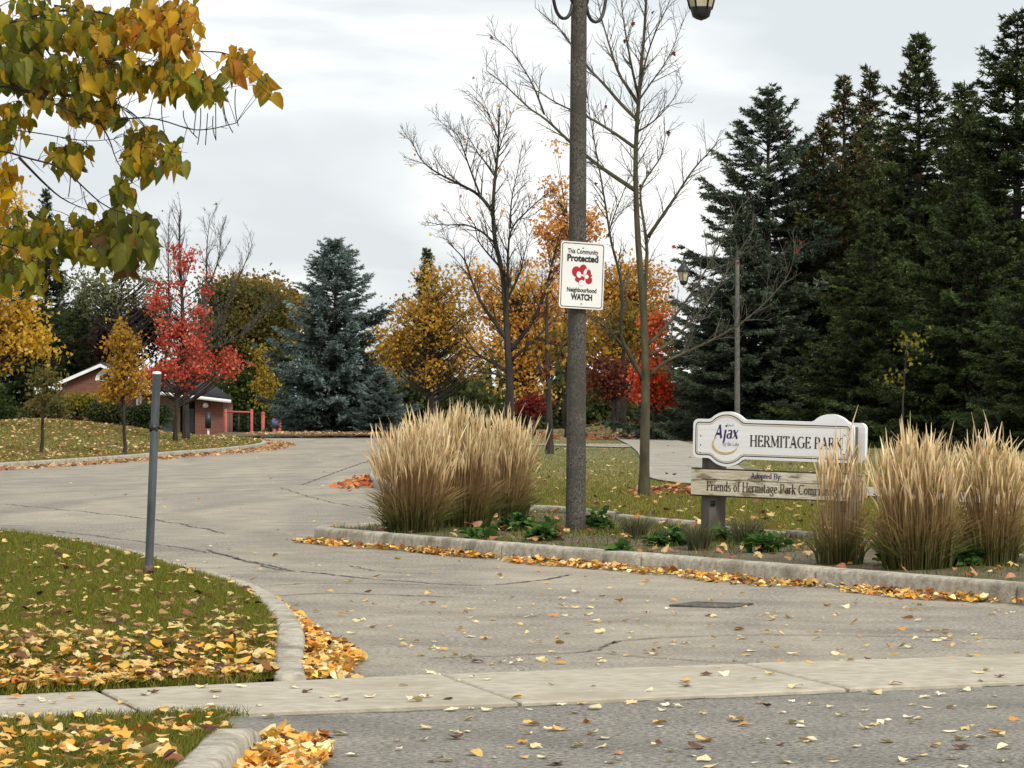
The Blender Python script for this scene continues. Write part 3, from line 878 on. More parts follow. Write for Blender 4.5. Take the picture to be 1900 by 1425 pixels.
# lower board of two planks on each side
def rect(x0, x1, z0, z1, r=0.008): return [(x0 + r, z0), (x1 - r, z0), (x1, z0 + r), (x1, z1 - r), (x1 - r, z1), (x0 + r, z1), (x0, z1 - r), (x0, z0 + r)]
Z1, Z0 = 0.665 - zb, 0.468 - zb
for y0, y1 in ((0.0, 0.04), (0.206, 0.246)):
    for (a, b) in ((Z0, Z0 + 0.118), (Z0 + 0.124, Z1)):
        pk = plate('plank', rect(-0.01, 1.37, a, b), y0, y1, M['flaking'], ps)
        if y0 == 0.0 and a == Z0:
            V, T, wd = lettering('Friends of Hermitage Park Community', 0.075, 0.16, 0.055, width=1.15)
            flat('lettering', V, T, M['print_brown'], pk, 0.13, Z0 + 0.034)
        if y0 == 0.0 and a > Z0:
            V, T, wd = lettering('Adopted By:', 0.042, 0.15, 0.06, width=0.27)
            flat('lettering', V, T, M['print_purple'], pk, 0.52, Z0 + 0.143)
mb = MB(); mb.box(-0.012, 1.372, 0.001, 0.038, Z0 - 0.011, Z0 - 0.001); mb.build('lower_trim', M['print_brown'], ps)
mb = MB(); mb.box(-0.012, 1.372, 0.001, 0.038, Z1 + 0.001, Z1 + 0.011); mb.build('upper_trim', M['print_brown'], ps)
for px_ in (0.06, 1.20):
    mb = MB()
    mb.box(px_, px_ + 0.13, 0.045, 0.20, -0.25, ZC + 0.12)
    po = mb.build('post', M['post_wood'], ps)
    mb = MB(); mb.box(px_ + 0.085, px_ + 0.125, 0.036, 0.045, Z0 - 0.085, Z0 - 0.045); mb.build('bracket', M['black_iron'], po)

# ------------------------------------------------------------------ lamp posts
def lantern(parent, loc, s=1.0):
    """hanging lantern: six panes in a black frame, roof above, pointed tray below; loc is the top hook"""
    fr = MB()
    n = 6
    a = np.arange(n) * 2 * math.pi / n + 0.3
    zt, zb_, rt, rb = -0.26, -0.50, 0.155, 0.093
    top = np.stack([rt * np.cos(a), rt * np.sin(a), np.full(n, zt)], -1)
    bot = np.stack([rb * np.cos(a), rb * np.sin(a), np.full(n, zb_)], -1)
    for k in range(n):
        fr.tube([top[k], bot[k]], 0.009, 5)
        fr.tube([top[k], top[(k + 1) % n]], 0.009, 5)
        fr.tube([bot[k], bot[(k + 1) % n]], 0.008, 5)
    fr.lathe([(0.095, -0.485), (0.088, -0.52), (0.075, -0.565), (0.045, -0.585), (0.0, -0.60)], 12)
    fo = fr.build('lantern_frame', M['black_iron'], parent, loc=loc)
    rf = MB(); rf.lathe([(0.0, 0.03), (0.018, 0.02), (0.02, -0.04), (0.06, -0.06), (0.065, -0.10), (0.10, -0.14), (0.19, -0.255), (0.185, -0.265), (0.0, -0.25)], 14)
    rf.build('lantern_roof', M['black_iron'], fo)
    for k in range(n):
        p = MB()
        c = [top[k] * 0.97, top[(k + 1) % n] * 0.97, bot[(k + 1) % n] * 0.97, bot[k] * 0.97]
        for q in c: q[2] /= 0.97
        p.quad(*c)
        p.build('pane', M['lamp_glass'], fo)

def lamp_post(label, base, yaw, h, r0, r1, mat, sides_lit, lean=(0, 0), arm=1.47, simple=False):
    root = empty('lamp_post', base, yaw, label, 'lamp post', 'lamp posts of the park')
    mb = MB(); z = np.linspace(-0.3, h, 12)
    pts = np.stack([lean[0] * z / h, lean[1] * z / h, z], -1)
    mb.tube(pts, np.interp(z, [0, h], [r0, r1]), 8)
    mb.build('pole', mat, root)
    mb = MB(); mb.lathe([(r1 + 0.012, 0), (r1 + 0.02, 0.02), (r1 * 0.7, 0.06), (0.02, 0.1), (0.03, 0.15), (0.0, 0.19)], 12, centre=(lean[0], lean[1], h)); mb.build('finial', M['black_iron'], root, True)
    for s in sides_lit:
        mb = MB()
        lx = lean[0]; zt = h
        # arm with a scroll that curls back against the pole
        sc = [(0.95, 0.02), (0.72, 0.05), (0.52, -0.06), (0.39, -0.26), (0.335, -0.47), (0.30, -0.63), (0.27, -0.70), (0.215, -0.745), (0.15, -0.735), (0.105, -0.68), (0.09, -0.60), (0.115, -0.535), (0.165, -0.505), (0.23, -0.515)]
        q = curve(np.array([(lx + s * (r1 - 0.07 + x_), lean[1], zt + z_) for x_, z_ in sc]), 0.03, 2)
        mb.tube(q, 0.0145, 6)
        mb.tube([(lx + s * r1 * 0.7, lean[1], zt - 0.02), (lx + s * 0.6, lean[1], zt + 0.05), (lx + s * arm, lean[1], zt + 0.03)], 0.016, 6)
        mb.tube([(lx + s * arm, lean[1], zt + 0.03), (lx + s * arm, lean[1], zt - 0.02)], 0.01, 6)
        mb.build('arm', M['black_iron'], root, True)
        lantern(root, (lx + s * arm, lean[1], zt - 0.03))
    return root
x0, y0 = G(1068, 984, 0.13)
LPZ = zat(z_bed, x0, y0)
lp = lamp_post('tall grey concrete lamp post carrying the neighbourhood watch sign', (x0, y0, LPZ), math.radians(44), 5.07 - LPZ, 0.083, 0.062, M['concrete_pole'], (-1, 1), lean=(0.025, -0.02))
x2, d2 = (1368 - 950) / F * 82, 82
lamp_post('distant pale lamp post standing before the spruces behind the park sign', (x2, d2, zat(z_right, x2, d2)), math.radians(3), 4.50, 0.07, 0.052, M['grey_pole'], (-1,), arm=1.28)
x3, d3 = (808 - 950) / F * 128.5, 128.5
lamp_post('thin far lamp post beside the golden brown tree, above the reed grass', (x3, d3, 0.1), math.radians(20), 4.9, 0.07, 0.055, M['grey_pole'], (1,))

# neighbourhood watch sign
s_scale = F / y0
wx, wz = (1082 - 950) / s_scale, CH - (512 - HY) / s_scale
ws = empty('watch_sign', (wx - 0.01, y0 - 0.105, wz), math.radians(30), 'white metal neighbourhood watch sign fixed to the tall lamp post', 'sign')
ws.rotation_euler = (0, math.radians(2.4), math.radians(27))
ww, wh = 0.205, 0.274
def rrect(w, h, r): return arc(w - r, -h + r, r, r, 270, 360, 6) + arc(w - r, h - r, r, r, 0, 90, 6) + arc(-w + r, h - r, r, r, 90, 180, 6) + arc(-w + r, -h + r, r, r, 180, 270, 6)
pn = plate('panel', rrect(ww, wh, 0.028), 0.0, 0.004, M['white_metal'], ws)
ring('border', rrect(ww - 0.011, wh - 0.011, 0.022), rrect(ww - 0.0175, wh - 0.0175, 0.017), M['print_black'], pn, -0.0015)
sans('This Community', 0.055, 0.285, 0.0012, M['print_black'], pn, 0, 0.178)
sans('Protected', 0.075, 0.29, 0.0035, M['print_black'], pn, 0, 0.115)
sans('Neighbourhood', 0.052, 0.275, 0.0016, M['print_black'], pn, 0, -0.137)
sans('WATCH', 0.066, 0.20, 0.0035, M['print_black'], pn, 0, -0.20)
def blob(cx, cz, rx, rz, rot=0, n=22):
    t = np.arange(n) * 2 * math.pi / n
    r = math.radians(rot)
    x, z = rx * np.cos(t), rz * np.sin(t)
    return [(cx + a * math.cos(r) - b * math.sin(r), cz + a * math.sin(r) + b * math.cos(r)) for a, b in zip(x, z)]
for i_, (cx, cz, rx, rz, rt) in enumerate(((-0.055, 0.028, 0.042, 0.045, 15), (0.005, 0.05, 0.035, 0.042, -20), (0.05, 0.02, 0.028, 0.034, -35), (-0.022, -0.03, 0.045, 0.028, 8), (0.062, -0.035, 0.032, 0.032, 0), (0.07, 0.008, 0.022, 0.012, -25))):
    V, T = poly_tris(blob(cx, cz, rx, rz, rt)); flat('emblem', V, T, M['print_red'], pn, 0, 0, -0.0015 - i_ * 0.0003)
for i_, (cx, cz, rx, rz, rt) in enumerate(((-0.032, 0.005, 0.022, 0.027, 25), (0.026, 0.03, 0.014, 0.027, -20), (0.04, -0.008, 0.018, 0.018, 20), (-0.005, -0.062, 0.026, 0.024, 0))):
    V, T = poly_tris(blob(cx, cz, rx, rz, rt)); flat('emblem_face', V, T, M['white_metal'], pn, 0, 0, -0.0038 - i_ * 0.0003)
for bz in (0.225, -0.232):
    mb = MB(); mb.lathe([(0.0, 0.005), (0.006, 0.004), (0.008, 0.0)], 8)
    o = mb.build('bolt', M['print_grey'], pn); o.rotation_euler = (math.radians(90), 0, 0); o.location = (0.0, 0, bz)
mb = MB(); mb.box(-0.05, 0.05, 0.005, 0.05, 0.2, 0.24); mb.build('bracket', M['black_iron'], ws)
mb = MB(); mb.box(-0.05, 0.05, 0.005, 0.05, -0.24, -0.2); mb.build('bracket', M['black_iron'], ws)

# ------------------------------------------------------------------ bare steel post on the corner lawn
x, y = G(276, 1066, 0.105)
sp_ = empty('steel_post', (x, y, zat(z_near, x, y)), 0, 'bare grey galvanised steel post standing on the corner lawn', 'post')
H = (1066 - 690) / F * y
mb = MB(); zz = np.array([-0.3, 0, 0.5, 1.0, H])
lx = (291 - 276) / F * y
mb.tube(np.stack([lx * np.clip(zz, 0, None) / H, zz * 0, zz], -1), 0.0262, 14, cap=False)
mb.build('tube', M['steel'], sp_, True)
mb = MB(); mb.lathe([(0.0275, -0.01), (0.0275, 0.004), (0.0, 0.008)], 14, centre=(lx, 0, H)); mb.build('cap', M['white_metal'], sp_, True)
mb = MB(); mb.lathe([(0.034, 0.0), (0.036, 0.05), (0.028, 0.062)], 14); mb.build('sleeve', M['rust'], sp_, True)
zc = H * (1066 - 792) / (1066 - 690)
mb = MB(); mb.tube([(lx * .72 + 0.02, -0.01, zc), (lx * .72 + 0.05, -0.012, zc)], 0.008, 8); mb.tube([(lx * .72 - 0.03, -0.005, zc), (lx * .72 + 0.02, -0.008, zc)], 0.029, 6)
mb.build('bolt', M['black_iron'], sp_)

# ------------------------------------------------------------------ brick park building at the end of the lawn
BD = 165.0
def BX(px): return (px - CX) / F * BD
def BZ(py): return CH - (py - HY) / F * BD
gz = -1.16
bh = empty('brick_building', (BX(180), BD, gz), 0, 'low red brick park building with white fascia and dark roof', 'building')
def bl_(px, y=0.0, py=None, z=None):
    return (BX(px) - BX(180), y, (BZ(py) if py is not None else z) - gz)
def solid(name, prof, y0, y1, mat, par=bh):
    """a wall or roof piece: a profile in x-z carried from y0 to y1"""
    return plate(name, prof, y0, y1, mat, par)
def q2(*pp): return [(BX(a) - BX(180), BZ(b) - gz) for a, b in pp]
zg = 0.0
xL, xA, xR = BX(88) - BX(180), 0.0, BX(272) - BX(180)
# gable block facing the drive
solid('wall', [(xL, 0), (xR, 0), (xR, BZ(722) - gz), (BX(188) - BX(180), BZ(683) - gz), (xL, BZ(724) - gz)], 0.0, 6.0, M['brick'])
rk = solid('roof', [(xL - 0.45, BZ(732) - gz), (BX(188) - BX(180), BZ(678) - gz), (xR + 0.35, BZ(724) - gz), (xR + 0.35, BZ(719) - gz), (BX(188) - BX(180), BZ(672) - gz), (xL - 0.45, BZ(726) - gz)], -0.35, 6.3, M['roof'])
solid('fascia', [(xL - 0.5, BZ(733) - gz), (BX(188) - BX(180), BZ(681) - gz), (BX(188) - BX(180), BZ(675) - gz), (xL - 0.5, BZ(726) - gz)], -0.44, -0.36, M['fascia'])
solid('fascia', [(BX(188) - BX(180) + .003, BZ(681) - gz), (xR + 0.4, BZ(727) - gz), (xR + 0.4, BZ(721) - gz), (BX(188) - BX(180) + .003, BZ(675) - gz)], -0.44, -0.36, M['fascia'])
solid('eave_return', q2((66, 724), (116, 724), (116, 718), (66, 718)), -0.5, 0.0, M['fascia'])
aw = solid('gable_window', [(a, b) for a, b in arc(BX(196) - BX(180), BZ(706) - gz, 0.5, 0.52, 0, 180, 14)], -0.05, -0.002, M['fascia'])
solid('pane', [(a, b) for a, b in arc(BX(196) - BX(180), BZ(705) - gz, 0.27, 0.28, 0, 180, 10)], -0.062, -0.052, M['inner_shade'], aw)
# right wing: recess with doors, then the end wall
xe, xw = BX(416) - BX(180), BX(272) - BX(180)
solid('wing_wall', [(xw + .003, 0), (BX(332) - BX(180), 0), (BX(332) - BX(180), BZ(724) - gz), (xw + .003, BZ(724) - gz)], 0.6, 5.0, M['tan'])
solid('end_wall', [(BX(364) - BX(180), 0), (xe, 0), (xe, BZ(744) - gz), (BX(364) - BX(180), BZ(737) - gz)], -0.6, 5.0, M['brick'])
solid('recess_wall', [(BX(332) - BX(180) + .003, 0), (BX(364) - BX(180) - .003, 0), (BX(364) - BX(180) - .003, BZ(730) - gz), (BX(332) - BX(180) + .003, BZ(730) - gz)], 1.1, 5.0, M['inner_shade'])  # wall coloured near-black, the shade of the recess put into its colour
for a, b, yd in ((300, 318, 0.55), (338, 357, 1.05)):
    dr = solid('door', [(BX(a) - BX(180), 0.02), (BX(b) - BX(180), 0.02), (BX(b) - BX(180), 2.2), (BX(a) - BX(180), 2.2)], yd - 0.06, yd - 0.003, M['door'])
    mb = MB(); hx = BX(b) - BX(180) - 0.1; mb.box(hx - 0.03, hx + 0.03, yd - 0.11, yd - 0.063, 1.0, 1.06); mb.build('handle', M['black_iron'], dr)
mb = MB(); xm = BX(416) - BX(180)
# sloping wing roof with a hip at the far end
r0, r1, r2, r3 = (xw - 0.4, -1.1, BZ(721) - gz), (BX(433) - BX(180), -1.3, BZ(741) - gz), (BX(420) - BX(180), 5.3, BZ(742) - gz), (xw - 0.4, 5.3, BZ(721) - gz)
ra, rb_ = (BX(318) - BX(180), 2.2, BZ(697) - gz), (BX(385) - BX(180), 2.2, BZ(711) - gz)
mb.add([r0, r1, r2, r3, ra, rb_], [(0, 1, 5), (0, 5, 4), (1, 2, 5), (2, 3, 4), (2, 4, 5), (3, 0, 4), (0, 3, 2), (0, 2, 1)])
mb.build('wing_roof', M['roof'], bh)
mb = MB()
f0, f1 = np.array(r0), np.array(r1)
n_ = np.array([0, -0.06, 0]); h_ = np.array([0, 0, 0.16]); dn = np.array([0, 0, -0.02])
c8 = [f0 - h_ + dn, f1 - h_ + dn, f1 + dn, f0 + dn]
c8 = [c + n_ for c in c8] + [c - n_ * 0.2 for c in c8]
mb.add(c8, [(0, 1, 2), (0, 2, 3), (4, 6, 5), (4, 7, 6), (0, 4, 5), (0, 5, 1), (3, 2, 6), (3, 6, 7), (0, 3, 7), (0, 7, 4), (1, 5, 6), (1, 6, 2)])
mb.build('wing_fascia', M['fascia'], bh)
mb = MB(); mb.lathe([(0, -0.14), (0.12, -0.1), (0.15, 0.0), (0.1, 0.1), (0.0, 0.14)], 10, centre=(BX(384) - BX(180), -0.75, BZ(752) - gz)); mb.build('wall_lamp', M['globe'], bh, True)
pst = solid('notice_board', q2((253, 752), (263, 752), (263, 735), (253, 735)), -0.05, -0.004, M['fascia'])
solid('notice_print', q2((256, 748), (260, 748), (260, 738), (256, 738)), -0.058, -0.052, M['print_grey'], pst)
dp = empty('drain_pipe_post', (BX(407), BD - 6, zat(z_ground, 0, BD - 6)), 0, 'short pale post with dark box beside the brick building', 'post')
mb = MB(); mb.tube([(0, 0, -0.1), (0, 0, 1.9)], 0.05, 8); mb.build('post', M['white_metal'], dp)
mb = MB(); mb.box(-0.13, 0.13, -0.16, -0.055, 1.3, 2.05); mb.build('box', M['black_iron'], dp)

# playground frame and posts
PD = 158.0
def PX(px): return (px - CX) / F * PD
def PZ(py): return CH - (py - HY) / F * PD
pg = zat(z_ground, 0, PD)
sf = empty('swing_frame', (PX(443), PD, pg), 0, 'red steel swing frame at the playground beside the brick building', 'play frame')
for px_ in (419, 467):
    mb = MB(); mb.tube([(PX(px_) - PX(443), 0, -0.1), (PX(px_) - PX(443), 0, PZ(759) - pg)], 0.065, 8); mb.build('post', M['red_steel'], sf)
mb = MB(); mb.tube([(PX(417) - PX(443), 0, PZ(764) - pg), (PX(468) - PX(443), 0, PZ(765) - pg)], 0.045, 8); mb.build('beam', M['red_steel'], sf)
for k, px_ in enumerate((434, 452)):
    mb = MB(); xx_ = PX(px_) - PX(443)
    mb.tube([(xx_ - 0.2, 0, PZ(765) - pg), (xx_ - 0.2, 0, 0.5)], 0.012, 4); mb.tube([(xx_ + 0.2, 0, PZ(765) - pg), (xx_ + 0.2, 0, 0.5)], 0.012, 4)
    mb.box(xx_ - 0.22, xx_ + 0.22, -0.08, 0.08, 0.47, 0.5); mb.build('swing', M['black_iron'], sf)
o = MB(); o.tube([(0, 0, -0.1), (0, 0, PZ(768) - pg)], 0.085, 8); o.lathe([(0.1, 0), (0.1, 0.06), (0, 0.1)], 8, centre=(0, 0, PZ(768) - pg))
tag(o.build('playground_post', M['red_steel'], None, loc=(PX(488), PD, pg)), 'single red playground post right of the swing frame', 'post')
pw = empty('play_panel', (PX(513), PD, pg), 0, 'red playground posts holding a blue panel near the blue spruce', 'play frame')
for px_ in (509, 519):
    mb = MB(); mb.tube([(PX(px_) - PX(513), 0, -0.1), (PX(px_) - PX(513), 0, PZ(776) - pg)], 0.08, 8); mb.build('post', M['red_steel'], pw)
mb = MB(); mb.lathe([(0.0, -0.04), (0.17, -0.03), (0.18, 0.03), (0, 0.04)], 12); o = mb.build('panel', M['blue_plastic'], pw); o.rotation_euler = (math.radians(90), 0, 0); o.location = (PX(511) - PX(513), -0.12, PZ(784) - pg)

# ------------------------------------------------------------------ leaves and twigs
def tmpl(outline, mid):
    """leaf from a right-hand outline (x, y) mirrored about the midrib; edges lifted a little"""
    R = np.array(outline, float); Lf = R * np.array([-1, 1])
    C = np.array(mid, float)
    V2 = np.vstack([C, R, Lf])
    V = np.column_stack([V2, 0.22 * np.abs(V2[:, 0]) - 0.22 * V2[:, 1] ** 2])
    return V
# heart shaped leaf: centre line of 3 points, 5 points each side
_h = [(0.30, -0.06), (0.48, 0.18), (0.40, 0.52), (0.17, 0.84)]
HEART_V = tmpl(_h, [(0, 0), (0, 0.45), (0, 1.0)])
HEART_T = np.array([(0, 3, 4), (0, 4, 1), (1, 4, 5), (1, 5, 6), (1, 6, 2), (0, 8, 7), (0, 1, 8), (1, 9, 8), (1, 10, 9), (1, 2, 10)])
# five lobed leaf
_m = [(0.12, 0.02), (0.34, -0.06), (0.28, 0.2), (0.56, 0.45), (0.26, 0.52), (0.22, 0.72)]
MAPLE_V = tmpl(_m, [(0, 0), (0, 0.35), (0, 1.0)])
MAPLE_T = np.array([(0, 3, 1), (3, 4, 5), (1, 3, 5), (1, 5, 6), (1, 6, 7), (1, 7, 8), (1, 8, 2), (0, 1, 9), (9, 11, 10), (1, 11, 9), (1, 12, 11), (1, 13, 12), (1, 14, 13), (1, 2, 14)])
DIAM_V = np.array([(0, 0, 0), (0.36, 0.45, 0.1), (0, 1, -0.1), (-0.36, 0.45, 0.1)])
DIAM_T = np.array([(0, 1, 2), (0, 2, 3)])
OVAL_V = np.array([(0, 0, 0), (0.26, 0.28, 0.07), (0.24, 0.66, 0.03), (0, 1, -0.12), (-0.24, 0.66, 0.03), (-0.26, 0.28, 0.07)])
OVAL_T = np.array([(0, 1, 2), (0, 2, 3), (0, 3, 4), (0, 4, 5)])
TM = {'heart': (HEART_V, HEART_T), 'maple': (MAPLE_V, MAPLE_T), 'diamond': (DIAM_V, DIAM_T), 'oval': (OVAL_V, OVAL_T)}

def frames(Y, Z):
    """rotation matrices with leaf axis Y and normal near Z"""
    Y = Y / (np.linalg.norm(Y, axis=1, keepdims=True) + 1e-9)
    Xa = np.cross(Y, Z); Xa /= np.linalg.norm(Xa, axis=1, keepdims=True) + 1e-9
    Zn = np.cross(Xa, Y)
    return np.stack([Xa, Y, Zn], -1)
def scatter(mb, tm, pos, R, size, col):
    V0, T0 = TM[tm] if isinstance(tm, str) else tm
    n = len(pos)
    if n == 0: return
    V = np.einsum('nij,kj->nki', R, V0) * np.asarray(size).reshape(-1, 1, 1) + pos[:, None]
    T = T0[None] + (np.arange(n) * len(V0))[:, None, None]
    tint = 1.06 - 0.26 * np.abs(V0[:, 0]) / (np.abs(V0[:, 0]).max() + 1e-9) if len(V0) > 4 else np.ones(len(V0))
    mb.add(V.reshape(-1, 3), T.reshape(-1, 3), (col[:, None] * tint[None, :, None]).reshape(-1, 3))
def rand_frames(n, droop=0.5, r=rng):
    Y = r.normal(0, 1, (n, 3)); Y /= np.linalg.norm(Y, axis=1, keepdims=True)
    Y[:, 2] -= droop
    Z = r.normal(0, 1, (n, 3)); Z[:, 2] += 0.5
    return frames(Y, Z)
def lying_frames(n, tilt=0.25):
    a = rng.uniform(0, 2 * math.pi, n)
    Y = np.stack([np.cos(a), np.sin(a), rng.normal(0, tilt, n)], -1)
    Z = np.stack([rng.normal(0, tilt, n), rng.normal(0, tilt, n), np.ones(n) * np.where(rng.random(n) < 0.5, 1, -1)], -1)
    return frames(Y, Z)
def pick(pal, n, jit=0.14):
    """colours from a palette of (weight, rgb)"""
    w = np.array([p[0] for p in pal], float); w /= w.sum()
    c = np.array([p[1] for p in pal])[rng.choice(len(pal), n, p=w)]
    c = c * np.exp(rng.normal(0, jit, (n, 1))) * np.exp(rng.normal(0, jit * 0.25, (n, 3)))
    g_ = c @ np.array([0.3, 0.59, 0.11])
    return np.clip(c * 1.06 - g_[:, None] * 0.06, 0.002, 1)
def bez(a, b, c, n):
    t = np.linspace(0, 1, n)[:, None]
    return (1 - t) ** 2 * a + 2 * t * (1 - t) * b + t * t * c

def P_(r, g, b, k=0.8): return alb(r, g, b, k)
YEL = [(4, P_(234, 190, 80)), (3, P_(218, 170, 66)), (2, P_(242, 208, 110)), (1, P_(172, 144, 60))]
GOLD = [(3, P_(204, 156, 64)), (3, P_(172, 130, 58)), (2, P_(224, 180, 84)), (2, P_(130, 106, 56))]
ORG = [(3, P_(242, 186, 110)), (3, P_(234, 164, 90)), (2, P_(246, 206, 132)), (1, P_(214, 130, 78))]
RED = [(4, P_(218, 98, 80)), (3, P_(230, 126, 100)), (2, P_(186, 66, 60)), (2, P_(232, 150, 126)), (1, P_(150, 70, 60))]
ORED = [(3, P_(222, 84, 56)), (3, P_(206, 70, 54)), (2, P_(232, 112, 72)), (1, P_(220, 140, 80))]
DRED = [(3, P_(116, 56, 50)), (2, P_(146, 66, 58)), (2, P_(90, 50, 44))]
PURP = [(3, P_(62, 38, 42)), (2, P_(84, 50, 48)), (1, P_(50, 34, 38))]
OLIV = [(3, P_(110, 110, 62)), (3, P_(90, 94, 54)), (2, P_(136, 122, 68)), (1, P_(156, 124, 70))]
DGRN = [(3, P_(50, 62, 36)), (3, P_(64, 78, 44)), (1, P_(92, 104, 56))]
MGRN = [(3, P_(80, 98, 44)), (3, P_(62, 82, 38)), (2, P_(110, 118, 52))]
PALE = [(3, P_(132, 136, 96)), (2, P_(110, 118, 78)), (1, P_(150, 146, 110))]

def leafy_tree(name, label, cat, d, basepx, basez, blobs, ncl, per, leaf, pal, tr=0.09, group=None, tm='maple', sig=0.22,
               bark='bark_dark', trunk=True, twig=0.011, droop=0.6, dep=0.9, shell=0.45, top=None):
    """tree whose crown is a set of rounded masses given in photo positions at its own distance"""
    k = d / F
    bx = (basepx - CX) * k
    base = np.array([bx, d, basez])
    root = empty(name, base, 0, label, cat, group)
    blobs = [tuple(b) + (dep,) * (5 - len(b)) for b in blobs]
    vol = np.array([b[2] * b[3] * min(b[2], b[3]) ** 0.6 for b in blobs], float); vol /= vol.sum()
    ids = rng.choice(len(blobs), ncl, p=vol)
    C = np.zeros((ncl, 3))
    for i, bi in enumerate(ids):
        px, py, rx, ry, dz = blobs[bi]
        v = rng.normal(0, 1, 3); v /= np.linalg.norm(v)
        r = rng.random() ** (shell)
        c = W(px, py, d)
        C[i] = c + v * r * np.array([rx * k, rx * k * dz, ry * k])
    C -= base
    C[:, 2] = np.maximum(C[:, 2], 0.15)
    zt = top if top is not None else float(np.percentile(C[:, 2], 88))
    cx = np.array([np.average(C[:, 0]), np.average(C[:, 1])])
    mb = MB()
    n = 9
    zz = np.linspace(-0.15, zt, n)
    f = np.clip(zz / zt, 0, 1)
    lean = f ** 1.3
    tp = np.stack([cx[0] * lean * 0.8, cx[1] * lean * 0.8, zz], -1)
    tp[1:-1, :2] += rng.normal(0, zt * 0.006, (n - 2, 2))
    rr = tr * (1 - 0.9 * f) + 0.012
    rr[0] *= 1.35
    if trunk:
        mb.tube(tp, rr, 7)
    for c in C:
        hd = np.linalg.norm(c[:2] - np.interp(c[2], zz, tp[:, 0]) * np.array([1, 0]))
        za = np.clip(c[2] - 0.75 * hd - 0.1, 0.22 * zt if trunk else 0.02, zt * 0.98)
        a = np.array([np.interp(za, zz, tp[:, 0]), np.interp(za, zz, tp[:, 1]), za])
        m = (a + c) / 2 + np.array([0, 0, -0.12 * hd]) + rng.normal(0, 0.05 * hd, 3)
        q = bez(a, m, c, 5)
        r0 = min(tr * 0.45, twig * (1.2 + hd))
        mb.tube(q, np.linspace(r0, twig * 0.5, 5), 4, cap=False)
    mb.build('trunk' if trunk else 'stems', M[bark], root, True)
    lb = MB()
    N = ncl * per
    cen = np.repeat(C, per, axis=0)
    pos = cen + rng.normal(0, 1, (N, 3)) * np.array([sig, sig, sig * 0.7])
    base_c = np.repeat(pick(pal, ncl, 0.12), per, axis=0)
    mixf = rng.random((N, 1))
    col = base_c * 0.6 + pick(pal, N, 0.15) * 0.4
    keep = pos[:, 2] > 0.03
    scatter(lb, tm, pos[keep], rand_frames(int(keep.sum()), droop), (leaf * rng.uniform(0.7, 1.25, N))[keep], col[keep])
    o = lb.build('crown', M['leaf'], root)
    o['kind'] = 'stuff'
    return root

# ------------------------------------------------------------------ bare trees: limbs as seen, twigs grown on them
def twigs(mb, P, R, level, spacing, lmin, lmax, up, rmin, tips):
    Ls = np.concatenate([[0], np.cumsum(np.linalg.norm(np.diff(P, axis=0), axis=1))])
    tot = Ls[-1]
    s = tot * (0.16 if level == 0 else 0.15)
    sgn = random.choice((-1, 1))
    while s < tot:
        c = np.array([np.interp(s, Ls, P[:, k]) for k in range(3)])
        r = float(np.interp(s, Ls, R))
        i = min(np.searchsorted(Ls, s), len(P) - 1)
        D = P[i] - P[max(i - 1, 0)]; D = D / (np.linalg.norm(D) + 1e-9)
        A = np.cross(D, rng.normal(0, 1, 3)); A /= np.linalg.norm(A) + 1e-9
        ang = math.radians(random.uniform(28, 55))
        v = D * math.cos(ang) + A * math.sin(ang); v[2] += up; v /= np.linalg.norm(v)
        ln = random.uniform(lmin, lmax) * (1.0 - 0.45 * s / tot)
        m = c + v * ln * 0.5 + rng.normal(0, 0.05 * ln, 3)
        e = c + v * ln + np.array([0, 0, up * ln * 0.25]) + rng.normal(0, 0.07 * ln, 3)
        q = bez(c, m, e, 4 if level else 5)
        r0 = max(min(r * 0.6, rmin * (1 + 3.0 * ln)), rmin)
        rq = np.linspace(r0, rmin * 0.6, len(q))
        mb.tube(q, rq, 4 if level == 0 else 3, cap=False)
        tips.append(e)
        if level < 2 and ln > 0.22:
            twigs(mb, q, rq, level + 1, spacing * 0.72, lmin * 0.42, lmax * 0.5, up * 0.7, rmin * 0.8, tips)
        s += spacing * random.uniform(0.6, 1.4)

